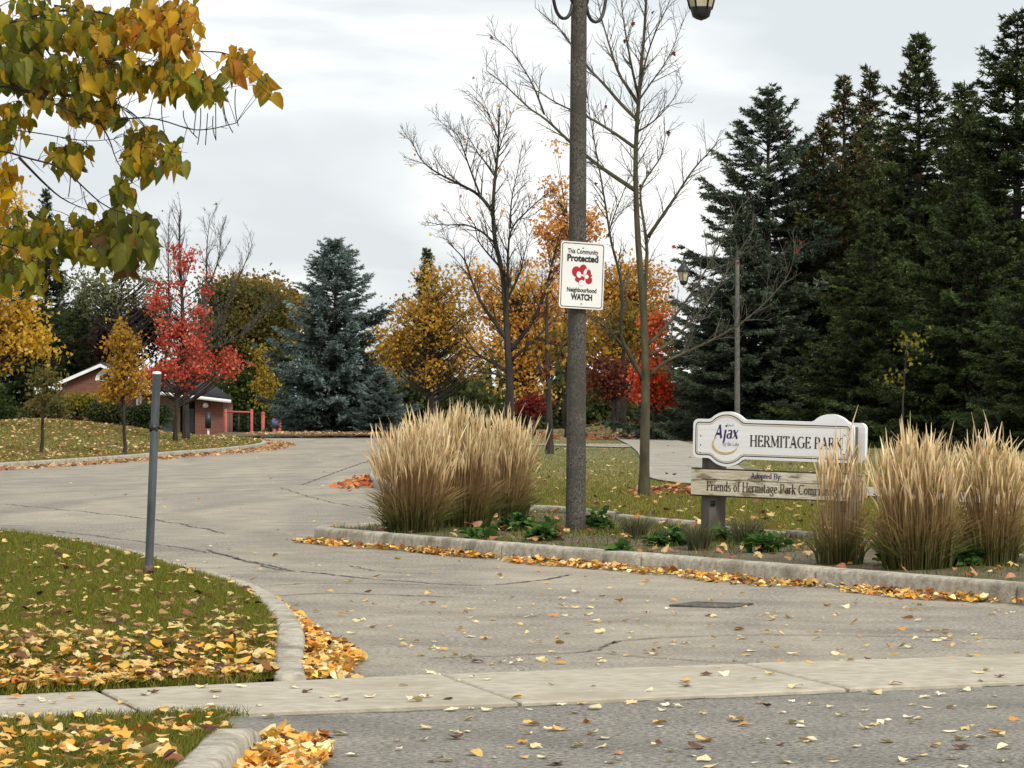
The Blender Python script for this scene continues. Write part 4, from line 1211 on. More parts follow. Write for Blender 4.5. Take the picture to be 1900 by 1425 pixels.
def bare_tree(name, label, d, base_px, basez, trunk_px, limbs, r0, r1, bark, twig_bark, spacing=0.22, lmin=0.3, lmax=0.8, up=0.35, rmin=0.004, leaves=None, tspread=0.35):
    k = d / F
    base = np.array([(base_px[0] - CX) * k, d, basez])
    root = empty(name, base, 0, label, 'tree')
    def pt(p, dy=0.0): return W(p[0], p[1], d) - base + np.array([0, dy, 0])
    tb, wb, tips = MB(), MB(), []
    tp = np.array([pt(p) for p in trunk_px]); tp = curve(tp, 0.15, 2)
    tp = np.vstack([[tp[0] - np.array([0, 0, 0.2])], tp])
    f = np.linspace(0, 1, len(tp))
    tr = r0 + (r1 - r0) * f ** 0.8
    tr[:3] *= 1.15
    tb.tube(tp, tr, 8)
    twigs(wb, tp[len(tp) // 2:], tr[len(tp) // 2:], 0, spacing, lmin, lmax, up, rmin, tips)
    for pts, ra in limbs:
        n = len(pts)
        sg = random.choice((-1, 1)) * random.uniform(0.25, 1) * tspread
        ln = np.linalg.norm(pt(pts[-1]) - pt(pts[0]))
        q = np.array([pt(p, sg * ln * (i / (n - 1)) ** 1.2) for i, p in enumerate(pts)])
        q = curve(q, 0.12, 2)
        rr = ra * (1 - 0.85 * np.linspace(0, 1, len(q)) ** 0.9)
        tb.tube(q, np.maximum(rr, rmin), 6)
        twigs(wb, q, rr, 0, spacing, lmin, lmax, up, rmin, tips)
    tb.build('trunk', M[bark], root, True)
    wb.build('twigs', M[twig_bark], root, True)['kind'] = 'stuff'
    if leaves:
        nl_, sz, pal = leaves
        tips = np.array(tips)
        pos = tips[rng.choice(len(tips), nl_)] + rng.normal(0, 0.04, (nl_, 3))
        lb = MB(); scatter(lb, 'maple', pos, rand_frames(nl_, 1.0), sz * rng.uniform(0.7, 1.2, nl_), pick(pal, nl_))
        lb.build('leaves', M['leaf'], root)['kind'] = 'stuff'
    return root

# tall olive-barked tree beside the footpath
d = F * (CH - 0.11) / (922 - HY)
bare_tree('bare_tree', 'tall leafless tree with olive bark beside the footpath, right of lamp post', d, (1195, 922), 0.11,
  [(1195, 922), (1196, 830), (1198, 740), (1198, 680), (1195, 590), (1190, 520), (1183, 440), (1179, 330), (1180, 260), (1185, 189), (1190, 120), (1196, 60), (1199, 0), (1205, -90)],
  [([(1193, 704), (1180, 680), (1152, 634), (1150, 600), (1155, 547), (1145, 500), (1131, 456), (1122, 397), (1107, 313), (1091, 232), (1084, 180)], .027),
   ([(1204, 698), (1229, 672), (1300, 642), (1370, 605), (1420, 565), (1470, 510), (1482, 460), (1478, 430)], .02),
   ([(1201, 640), (1232, 612), (1285, 545), (1318, 490), (1345, 440), (1385, 370)], .02),
   ([(1203, 660), (1240, 640), (1290, 590), (1330, 540), (1372, 470), (1405, 420)], .018),
   ([(1195, 560), (1200, 500), (1202, 455), (1194, 400), (1188, 354), (1196, 335), (1206, 318), (1232, 286), (1240, 240)], .03),
   ([(1202, 440), (1226, 405), (1252, 367), (1286, 313), (1320, 279), (1332, 262)], .024),
   ([(1180, 354), (1150, 333), (1121, 313), (1087, 286), (1057, 259), (1010, 212), (986, 199), (936, 148), (902, 121)], .03),
   ([(1010, 212), (998, 180), (986, 152), (949, 94), (905, 66)], .014),
   ([(1180, 275), (1131, 239), (1087, 212), (1040, 192), (1000, 165), (975, 150)], .024),
   ([(1182, 222), (1150, 190), (1131, 165), (1087, 118), (1060, 80), (1048, 55), (993, 7)], .024),
   ([(1184, 192), (1165, 160), (1148, 135), (1131, 77), (1118, 30), (1108, -20)], .022),
   ([(1185, 180), (1176, 145), (1168, 111), (1155, 44), (1148, -20)], .02),
   ([(1188, 165), (1195, 120), (1215, 60), (1240, 10), (1255, -30)], .016), ([(1186, 185), (1210, 150), (1240, 110), (1268, 40)], .013),
   ([(1182, 245), (1215, 225), (1250, 185), (1268, 150)], .013),
   ([(1128, 440), (1138, 400), (1160, 350), (1172, 310)], .012), ([(1170, 660), (1130, 610), (1085, 585), (1050, 560)], .016)],
  0.066, 0.01, 'bark_olive', 'bark_grey', spacing=0.075, lmin=0.16, lmax=0.55, up=0.25, rmin=0.0036, leaves=(26, 0.06, DRED))

bare_tree('bare_tree', 'dark leafless tree with spreading limbs left of the lamp post', 74, (946, 842), 0.13,
  [(946, 842), (946, 760), (946, 700), (942, 640), (938, 560), (932, 500), (919, 455), (914, 400), (916, 355), (921, 310), (925, 270), (926, 202)],
  [([(914, 392), (889, 360), (858, 343), (811, 320), (785, 300), (772, 280), (764, 259)], .045),
   ([(890, 360), (868, 303), (852, 253), (838, 243), (826, 236)], .028),
   ([(920, 330), (900, 300), (885, 280), (862, 240)], .022), ([(925, 260), (912, 225), (899, 192), (889, 165)], .02), ([(925, 280), (938, 240), (955, 200)], .018),
   ([(940, 600), (942, 520), (942, 471), (947, 424), (979, 394), (1013, 364)], .05), ([(947, 424), (948, 370), (960, 320), (965, 290)], .026),
   ([(947, 650), (966, 627), (991, 592), (1005, 560), (1012, 540), (1022, 500), (1029, 470), (1040, 430)], .06),
   ([(949, 668), (980, 640), (998, 625), (1020, 600), (1038, 580)], .045),
   ([(940, 630), (920, 600), (900, 575), (882, 540), (870, 505), (862, 480), (830, 450)], .05),
   ([(945, 690), (920, 675), (886, 660), (865, 628), (840, 600)], .04), ([(945, 700), (905, 690), (875, 690), (840, 680)], .03),
   ([(922, 455), (890, 425), (860, 415), (820, 418), (790, 410)], .032), ([(932, 500), (905, 470), (885, 445), (880, 410)], .03), ([(938, 560), (965, 510), (975, 460), (985, 430)], .032)],
  0.115, 0.016, 'bark_dark', 'bark_dark', spacing=0.13, lmin=0.28, lmax=0.95, up=0.3, rmin=0.0058, leaves=(90, 0.085, ORG))

bare_tree('bare_tree', 'leafless tree with thin upright twigs rising behind the red maple', 96, (345, 815), 0.36,
  [(345, 815), (345, 760), (344, 700), (342, 640), (338, 560), (334, 480), (332, 430), (335, 390)],
  [([(344, 680), (375, 600), (380, 520), (378, 450), (382, 400)], .05), ([(344, 690), (400, 610), (430, 540), (455, 480), (465, 450)], .05), ([(344, 700), (320, 620), (318, 520), (322, 420)], .04),
   ([(380, 540), (402, 500), (412, 450), (410, 430)], .03), ([(344, 660), (420, 640), (470, 600), (500, 570)], .04)],
  0.11, 0.015, 'bark_dark', 'bark_grey', spacing=0.14, lmin=0.3, lmax=0.95, up=0.5, rmin=0.006, leaves=(60, 0.08, OLIV))

bare_tree('bare_tree', 'small dark trunked tree on the lawn just left of the tall lamp post', F * 1.02 / (843 - HY), (1020, 843), 0.13,
  [(1020, 843), (1020, 790), (1018, 740), (1016, 680), (1014, 600), (1016, 520)],
  [([(1018, 740), (1003, 690), (990, 640)], .04), ([(1018, 720), (1040, 660), (1050, 600)], .04)],
  0.09, 0.02, 'bark_dark', 'bark_dark', spacing=0.3, lmin=0.3, lmax=0.8, up=0.3, rmin=0.006, leaves=(160, 0.11, DRED + GOLD))

# ------------------------------------------------------------------ spruces
def spruce_mesh(name, H, R, seed, tip, deep, dens=1.0, cone=0.0, t0=0.02, taper=0.85, gap=0.25, brown=0.0):
    r = np.random.default_rng(seed)
    tb = MB()
    zz = np.linspace(-0.2, H, 10)
    tb.tube(np.stack([r.normal(0, .012, 10) * H / 10, r.normal(0, .012, 10) * H / 10, zz], -1), np.interp(zz, [0, H], [0.019 * H, 0.012]), 7)
    pos, dirs, cols, size = [], [], [], []
    tip, deep = np.array(tip), np.array(deep)
    ph = r.uniform(0, 6.28, 8)
    z = t0 * H
    while z < H * 0.985:
        t = z / H
        Lw = R * (1 - t) ** taper * (0.6 + 0.4 * min(1, (t + 0.05) / 0.12)) + 0.10
        nb = max(4, int((6.0 + 4 * (1 - t)) * dens))
        a0 = r.uniform(0, 6.28)
        for b in range(nb):
            az = a0 + b * 2 * math.pi / nb + r.normal(0, 0.3)
            # crown outline swells and thins round the tree and up it
            lump = 1 + 0.16 * math.sin(2 * az + ph[0] + 1.1 * z) + 0.14 * math.sin(3 * az + ph[1] - 1.9 * z) + 0.10 * math.sin(5.3 * z + ph[2])
            ln = Lw * r.uniform(0.62, 1.15) * lump
            zb_ = z + r.uniform(-gap / 3, gap / 3)
            el = math.radians(-20 + 58 * t ** 1.3) + r.normal(0, 0.12)
            s = np.linspace(0, 1, 7)
            rad = ln * s * math.cos(el)
            hz = ln * (math.sin(el) * s - 0.13 * (1 - t) * np.sin(s * math.pi * 0.9) + 0.14 * s ** 2.5)
            P = np.stack([np.cos(az) * rad, np.sin(az) * rad, zb_ + hz], -1)
            tb.tube(P, np.linspace(0.006 + 0.012 * ln, 0.005, 7), 3, cap=False)
            D = np.array([math.cos(az), math.sin(az), 0.0]); Sd = np.array([-math.sin(az), math.cos(az), 0.0])
            nl_ = max(3, int(ln / 0.11))
            su = np.sort(r.uniform(0.15, 1.0, nl_) ** 0.85)
            bb = math.exp(r.normal(0, 0.34))
            for u in su:
                c = np.array([np.interp(u, s, P[:, k]) for k in range(3)])
                for sd_ in (-1, 1):
                    bl = (0.15 + 0.24 * ln * (1 - u) ** 0.7) * r.uniform(0.6, 1.2)
                    v = D * r.uniform(0.55, 1.0) + Sd * sd_ * r.uniform(0.4, 0.9)
                    v[2] = r.normal(-0.16 + 0.45 * t, 0.16)
                    v /= np.linalg.norm(v)
                    m = max(2, int(bl / 0.042))
                    ss = (np.arange(m) + r.random(m)) / m
                    pp = c + v * (ss * bl)[:, None]
                    pp[:, 2] -= 0.10 * bl * ss ** 2
                    for _ in range(3):
                        w = v * 0.8 + r.normal(0, 0.5, (m, 3)); w[:, 2] += 0.12
                        pos.append(pp); dirs.append(w)
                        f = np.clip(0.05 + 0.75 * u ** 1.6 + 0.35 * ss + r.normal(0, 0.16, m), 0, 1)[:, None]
                        cc = (deep * (1 - f) + tip * f) * bb  # crown shade and bough highlights put into needle colour: dark inside, bright tips
                        if brown and r.random() < brown: cc = cc * 0.45 + np.array(P_(120, 88, 48)) * 0.55
                        cols.append(cc); size.append(np.full(m, 1.0))
                if cone and t > 0.55 and r.random() < cone:
                    m = 6
                    pos.append(c + r.normal(0, 0.06, (m, 3))); dirs.append(np.tile([0, 0, -1.0], (m, 1)) + r.normal(0, .3, (m, 3)))
                    cols.append(np.tile(P_(138, 92, 50), (m, 1)) * r.uniform(.7, 1.2, (m, 1))); size.append(np.full(m, 1.5))
        z += gap * r.uniform(0.75, 1.25) * (1.0 if t < 0.8 else 0.75)
    m = 26
    tz = H - r.random(m) * 0.6
    pos.append(np.stack([tz * 0, tz * 0, tz], -1)); dirs.append(np.stack([r.normal(0, .6, m), r.normal(0, .6, m), np.full(m, .9)], -1)); cols.append(np.tile(tip * .7, (m, 1))); size.append(np.full(m, .8))
    pos, dirs, cols, size = map(np.concatenate, (pos, dirs, cols, size))
    n = len(pos)
    Rm = frames(dirs, r.normal(0, 1, (n, 3)))
    nv = np.array([(-0.17, 0, 0), (0.17, 0, 0), (0.02, 1, 0)]); nt = np.array([(0, 1, 2)])
    lb = MB()
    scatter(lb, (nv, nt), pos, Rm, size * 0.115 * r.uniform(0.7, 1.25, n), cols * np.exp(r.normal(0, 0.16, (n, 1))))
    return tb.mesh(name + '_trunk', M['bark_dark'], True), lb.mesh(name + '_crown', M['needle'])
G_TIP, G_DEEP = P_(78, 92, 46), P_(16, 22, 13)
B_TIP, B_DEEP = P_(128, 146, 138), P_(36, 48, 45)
SM = {
 'A': spruce_mesh('spruce_a', 10.0, 4.2, 1, G_TIP, G_DEEP, 1.15, 0.01, gap=0.28, taper=1.05),
 'B': spruce_mesh('spruce_b', 10.0, 3.6, 2, P_(84, 90, 46), P_(18, 23, 14), 1.1, 0.10, gap=0.30, brown=0.05, taper=1.15),
 'C': spruce_mesh('spruce_c', 10.0, 4.2, 3, P_(70, 86, 44), P_(15, 21, 13), 1.2, 0.01, gap=0.28, taper=1.0),
 'D': spruce_mesh('spruce_d', 10.0, 3.9, 6, P_(94, 108, 86), P_(24, 32, 26), 1.2, 0.01, gap=0.27, taper=0.8),
 'E': spruce_mesh('blue_spruce', 7.4, 3.2, 4, B_TIP, B_DEEP, 1.3, 0.0, gap=0.21, taper=0.72),
}
def spruce(kind, label, px, py_top, d, z, H0=10.0, width=1.0, rz=0.0, group=None, name='spruce_tree', top_off=None):
    tm_, cm = SM[kind]
    x = (px - CX) / F * d
    H = CH + (HY - py_top) / F * d - z
    s = H / H0
    root = empty(name, (x, d, z), rz, label, 'tree', group)
    for nm, me in (('trunk', tm_), ('crown', cm)):
        o = link(bpy.data.objects.new(nm, me), root)
        o.scale = (s * width, s * width, s)
        if nm == 'crown': o['kind'] = 'stuff'
    return root
gs = 'spruces behind the park sign'
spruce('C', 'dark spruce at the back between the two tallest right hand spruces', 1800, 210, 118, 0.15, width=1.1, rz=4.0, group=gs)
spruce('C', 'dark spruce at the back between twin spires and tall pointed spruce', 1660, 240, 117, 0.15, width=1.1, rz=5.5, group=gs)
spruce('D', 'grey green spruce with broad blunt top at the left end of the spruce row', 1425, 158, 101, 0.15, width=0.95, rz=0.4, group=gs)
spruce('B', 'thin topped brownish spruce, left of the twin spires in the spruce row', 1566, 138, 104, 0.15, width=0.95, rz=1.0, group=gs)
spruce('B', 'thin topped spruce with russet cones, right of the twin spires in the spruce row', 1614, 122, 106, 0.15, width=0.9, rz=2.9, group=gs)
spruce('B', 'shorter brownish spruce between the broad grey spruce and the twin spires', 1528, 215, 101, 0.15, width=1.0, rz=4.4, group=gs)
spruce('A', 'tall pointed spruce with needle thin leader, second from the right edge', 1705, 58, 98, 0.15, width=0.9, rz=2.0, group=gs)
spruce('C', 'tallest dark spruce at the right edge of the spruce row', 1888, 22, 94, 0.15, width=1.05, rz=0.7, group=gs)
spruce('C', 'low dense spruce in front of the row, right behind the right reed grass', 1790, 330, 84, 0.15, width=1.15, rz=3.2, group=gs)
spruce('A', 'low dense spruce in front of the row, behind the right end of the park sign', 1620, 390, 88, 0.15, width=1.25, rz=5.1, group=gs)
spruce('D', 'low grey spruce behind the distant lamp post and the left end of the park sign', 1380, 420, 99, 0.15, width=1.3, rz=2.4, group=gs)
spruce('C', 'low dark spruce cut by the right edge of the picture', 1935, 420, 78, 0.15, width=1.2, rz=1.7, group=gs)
spruce('C', 'dark spruce filling the back of the row behind the twin spires', 1590, 250, 112, 0.15, width=1.1, rz=0.2, group=gs)
spruce('A', 'dark spruce filling the back of the row behind the tall pointed spruce', 1790, 150, 113, 0.15, width=1.05, rz=0.9, group=gs)
spruce('A', 'dark spruce at the back between the grey spruce and the shorter brownish spruce', 1500, 270, 112, 0.15, width=1.1, rz=2.2, group=gs)
spruce('E', 'silvery blue spruce standing alone at the end of the driveway', 622, 447, 134, -0.05, 7.4, 1.0, 0.3, name='blue_spruce')
spruce('E', 'small blue spruce at the right foot of the silvery blue spruce', 705, 690, 131, -0.03, 7.4, 1.3, 1.3, name='blue_spruce')
spruce('A', 'dark conical spruce top rising behind the golden brown tree', 792, 458, 148, -0.9, width=0.75, rz=1.2)
spruce('C', 'dark spruce on the mound lawn behind the yellow leaves at left', 85, 352, 186, -1.16, width=0.6, rz=2.6)
spruce('A', 'broad dark green conifer behind the left end of the brick building', 150, 545, 178, -1.16, width=1.2, rz=0.5)
spruce('C', 'second broad dark conifer behind the roof of the brick building', 40, 520, 180, -1.16, width=1.1, rz=1.5)

# ------------------------------------------------------------------ autumn trees
zl = lambda px, d: zat(z_left, (px - CX) / F * d, d)
zr = lambda px, d: zat(z_right, (px - CX) / F * d, d)
zgd = lambda d: zat(z_ground, 0, d)
leafy_tree('red_maple', 'young bright red maple on the lawn mound before the brick building', 'tree', 92, 325, zl(325, 92),
  [(335, 690, 52, 34), (296, 560, 20, 48), (308, 630, 24, 44), (345, 610, 26, 62), (372, 600, 16, 40), (390, 545, 13, 38), (332, 510, 15, 60), (356, 475, 9, 30), (395, 690, 44, 22), (430, 668, 24, 20), (288, 700, 24, 28), (335, 728, 20, 12), (325, 468, 7, 22), (360, 655, 40, 24)],
  165, 27, 0.078, RED, tr=0.05, sig=0.12, twig=0.008, droop=0.3)
leafy_tree('golden_tree', 'slim young golden brown tree left of the red maple', 'tree', 74, 230, zl(230, 74),
  [(230, 700, 36, 40), (228, 650, 28, 40), (230, 615, 13, 24), (255, 720, 22, 18), (210, 730, 20, 18)], 85, 26, 0.075, GOLD, tr=0.03, sig=0.13, twig=0.006)
leafy_tree('thin_tree', 'thin young tree with sparse green leaves at the left of the lawn mound', 'tree', 72, 78, zl(78, 72),
  [(90, 728, 30, 14), (85, 700, 26, 22), (70, 745, 16, 10)], 30, 20, 0.075, OLIV, tr=0.032, sig=0.13, twig=0.006)
leafy_tree('yellow_maple', 'bright yellow maple at the left edge above the lawn mound', 'tree', 86, -70, zl(-70, 86),
  [(10, 480, 50, 60), (0, 560, 60, 60), (40, 620, 60, 45), (85, 640, 30, 22), (20, 400, 34, 60), (-80, 500, 80, 160), (-10, 340, 26, 30), (-40, 660, 80, 40)],
  330, 28, 0.105, YEL, tr=0.13, sig=0.22)
leafy_tree('pale_tree', 'pale grey green thin leaved tree behind the red maple', 'tree', 172, 235, -1.16,
  [(200, 540, 52, 60), (260, 520, 50, 55), (150, 540, 30, 40), (290, 560, 30, 60)], 120, 22, 0.13, PALE, tr=0.12, sig=0.36, twig=0.016, shell=0.6)
leafy_tree('purple_tree', 'dark purple leaved tree left of the red maple, over the brick roof', 'tree', 176, 250, -1.16,
  [(240, 610, 55, 42), (215, 650, 45, 38), (285, 610, 32, 50)], 150, 26, 0.2, PURP, tr=0.12, sig=0.35, twig=0.016)
leafy_tree('dark_green_tree', 'large dark green tree mass behind the brick gable', 'tree', 182, 140, -1.16,
  [(120, 640, 70, 70), (60, 640, 60, 80), (170, 600, 40, 80)], 260, 26, 0.22, DGRN, tr=0.16, sig=0.4)
leafy_tree('olive_tree', 'broad olive brown tree between the red maple and the blue spruce', 'tree', 174, 450, -1.16,
  [(430, 580, 60, 60), (490, 570, 55, 55), (460, 640, 70, 60), (400, 630, 50, 60), (520, 620, 36, 60), (400, 540, 40, 30)], 420, 32, 0.16, OLIV, tr=0.16, sig=0.34)
leafy_tree('olive_tree', 'rusty topped olive tree behind the upper left of the blue spruce', 'tree', 186, 500, -1.16,
  [(500, 550, 40, 32), (440, 540, 50, 28), (540, 580, 30, 40)], 160, 24, 0.2, GOLD + OLIV, tr=0.14, sig=0.4)
leafy_tree('green_shrub', 'tall green shrub right of the brick building, behind the swing frame', 'shrub', 173, 490, -1.16,
  [(480, 720, 50, 50), (440, 740, 34, 50), (520, 740, 30, 46), (480, 780, 60, 40)], 230, 26, 0.15, MGRN, tr=0.06, sig=0.28, trunk=False)
leafy_tree('slim_yellow_tree', 'slim young yellow tipped tree in front of the tall green shrub', 'tree', 160, 488, -1.16,
  [(488, 670, 15, 36), (490, 720, 22, 30)], 45, 20, 0.13, [(2, P_(150, 140, 60)), (1, P_(190, 150, 60))], tr=0.04, sig=0.2)
leafy_tree('dark_shrub', 'dark evergreen shrub mass at the foot of the swing frame', 'shrub', 172, 470, -1.16,
  [(440, 790, 40, 30), (500, 795, 45, 26)], 120, 24, 0.17, DGRN, tr=0.06, sig=0.25, trunk=False)

gm = 'autumn trees beyond the lamp post'
leafy_tree('golden_maple', 'broad golden brown tree just right of the blue spruce', 'tree', 124, 800, 0.05,
  [(790, 600, 70, 60), (740, 640, 46, 46), (850, 590, 50, 70), (800, 690, 70, 40), (735, 670, 40, 36), (820, 530, 50, 40), (870, 660, 40, 50)],
  250, 26, 0.105, GOLD + YEL[:2] + OLIV[2:], tr=0.13, sig=0.24, group=gm)
leafy_tree('orange_maple', 'orange and yellow maple behind the dark leafless tree', 'tree', 114, 985, zr(985, 114),
  [(940, 560, 60, 60), (1000, 540, 55, 60), (960, 640, 60, 60), (1010, 640, 50, 60), (985, 715, 45, 36), (900, 510, 34, 34), (960, 690, 40, 46), (900, 620, 36, 50)],
  300, 26, 0.10, ORG + YEL, tr=0.13, sig=0.22, group=gm)
leafy_tree('slender_orange_maple', 'slender orange maple whose pointed top rises behind the lamp post', 'tree', 118, 1050, zr(1050, 118),
  [(1040, 420, 44, 50), (1035, 350, 24, 55), (1035, 290, 10, 30), (1080, 420, 40, 36), (1010, 430, 30, 24), (1110, 400, 20, 20), (1060, 480, 50, 40), (1090, 560, 40, 50), (1030, 560, 40, 50)],
  210, 24, 0.10, ORG, tr=0.1, sig=0.2, group=gm)
leafy_tree('yellow_orange_maple', 'dense yellow orange maple right of the watch sign', 'tree', 122, 1150, zr(1150, 122),
  [(1160, 520, 70, 50), (1130, 580, 60, 60), (1190, 580, 60, 60), (1150, 650, 60, 50), (1215, 520, 40, 50), (1100, 620, 40, 50), (1100, 520, 40, 40)],
  310, 26, 0.105, GOLD[:2] + YEL + ORG, tr=0.14, sig=0.24, group=gm)
leafy_tree('red_tree', 'vivid red leaved tree between the olive barked tree and the spruces', 'tree', 100, 1215, zr(1215, 100),
  [(1222, 600, 20, 34), (1205, 700, 30, 34), (1225, 735, 34, 28), (1190, 725, 20, 26), (1222, 650, 20, 30)], 80, 24, 0.10, ORED, tr=0.06, sig=0.17, group=gm)
leafy_tree('dark_red_tree', 'low dark red leaved tree above the leaf covered mound', 'tree', 112, 1140, zr(1140, 112),
  [(1130, 700, 36, 34), (1160, 690, 30, 30), (1100, 690, 22, 34), (1145, 730, 26, 20)], 80, 22, 0.10, DRED + [(2, P_(140, 90, 58))], tr=0.05, sig=0.2, group=gm)
leafy_tree('dark_red_shrub', 'small crimson shrub below the orange maple', 'shrub', 108, 985, zr(985, 108),
  [(985, 752, 28, 14), (1000, 745, 18, 14)], 40, 20, 0.11, DRED + RED[2:3], tr=0.04, sig=0.16, trunk=False, group=gm)
for i, (px, py, rx, ry, dd, lb) in enumerate(((760, 745, 50, 50, 138, 'dark green undergrowth right of the blue spruce foot'), (870, 760, 60, 50, 136, 'dark green undergrowth behind the big reed grass'),
      (960, 765, 50, 44, 134, 'dark green undergrowth below the orange maple'), (1060, 750, 60, 55, 138, 'dark green undergrowth behind the lamp post foot'),
      (1140, 755, 60, 50, 136, 'dark green undergrowth behind the leaf covered mound'), (1220, 760, 50, 50, 134, 'dark green undergrowth below the vivid red tree'), (1285, 760, 50, 50, 128, 'dark green undergrowth at the left foot of the spruces'))):
    leafy_tree('undergrowth_shrub', lb, 'shrub', dd, px, zgd(dd) if dd > 130 else 0.1, [(px, py, rx, ry), (px, py + 30, rx * 1.15, ry * 0.8)], 170, 24, 0.17, DGRN + OLIV[:2], tr=0.06, sig=0.3, trunk=False, group='undergrowth below the autumn trees')
for i, (px, top, dd, w_, lb) in enumerate(((1050, 640, 108, 0.045, 'slim dark trunk just left of the lamp post, among the undergrowth'), (1158, 600, 116, 0.11, 'thick black trunk on the leaf covered mound'), (1186, 610, 118, 0.09, 'dark trunk on the mound behind the olive barked tree'))):
    z0 = zr(px, dd)
    leafy_tree('forest_tree', lb, 'tree', dd, px, z0, [(px, top, 40, 40)], 40, 18, 0.14, GOLD + OLIV, tr=w_, sig=0.3, group='dark trunks at the back of the lawn')

# wood far behind, read as one mass
lb_, n_ = MB(), 15000
u = rng.uniform(-60, 60, n_)
top = 5.5 + 1.8 * np.sin(u * 0.35) + 1.2 * np.sin(u * 0.9 + 1)
pos = np.stack([u, rng.uniform(205, 225, n_), -1.1 + (top + 1.1) * rng.random(n_) ** 0.8], -1)
scatter(lb_, 'diamond', pos, rand_frames(n_), rng.uniform(0.5, 1.0, n_), pick(DGRN + OLIV[:1], n_))
o = lb_.build('far_wood', M['leaf'])
tag(o, 'far dark wood closing off the park behind the trees', 'wood', None, 'stuff')

# hedges and shrubs before the building
leafy_tree('clipped_hedge', 'dark clipped evergreen hedge in front of the brick building', 'hedge', 112, 275, zl(275, 112),
  [(250, 768, 18, 22), (275, 768, 22, 22), (300, 770, 16, 20)], 150, 30, 0.07, DGRN, sig=0.1, trunk=False)
leafy_tree('olive_shrub', 'rounded olive brown shrub behind the thin young tree', 'shrub', 112, 90, zl(90, 112), [(90, 758, 38, 22), (60, 765, 25, 18)], 90, 26, 0.09, OLIV, sig=0.15, trunk=False)
leafy_tree('yellow_shrub', 'yellow green shrub in front of the brick gable', 'shrub', 114, 150, zl(150, 114), [(150, 748, 36, 14), (120, 755, 24, 14)], 80, 26, 0.09, [(2, P_(170, 150, 48)), (2, P_(132, 126, 44)), (1, P_(96, 100, 40))], sig=0.14, trunk=False)
leafy_tree('mixed_shrub', 'dark green brown shrub between yellow shrub and clipped hedge', 'shrub', 113, 195, zl(195, 113), [(195, 765, 30, 22), (225, 770, 20, 18), (170, 772, 20, 14)], 90, 26, 0.09, DGRN + OLIV[:2], sig=0.14, trunk=False)
leafy_tree('edge_shrub', 'dark green shrub at the left edge of the lawn mound', 'shrub', 98, -10, zl(-10, 98), [(-10, 750, 34, 40), (20, 775, 16, 20), (-40, 700, 40, 60)], 120, 26, 0.1, DGRN + MGRN[:1], sig=0.18, trunk=False)
leafy_tree('yellow_sapling', 'sapling with a few pale yellow leaves before the dark spruces', 'tree', 76, 1672, 0.15,
  [(1690, 655, 26, 26), (1660, 690, 12, 22), (1700, 630, 14, 20)], 11, 9, 0.085, [(2, P_(130, 124, 48)), (1, P_(160, 146, 58))], tr=0.014, sig=0.16, twig=0.006)

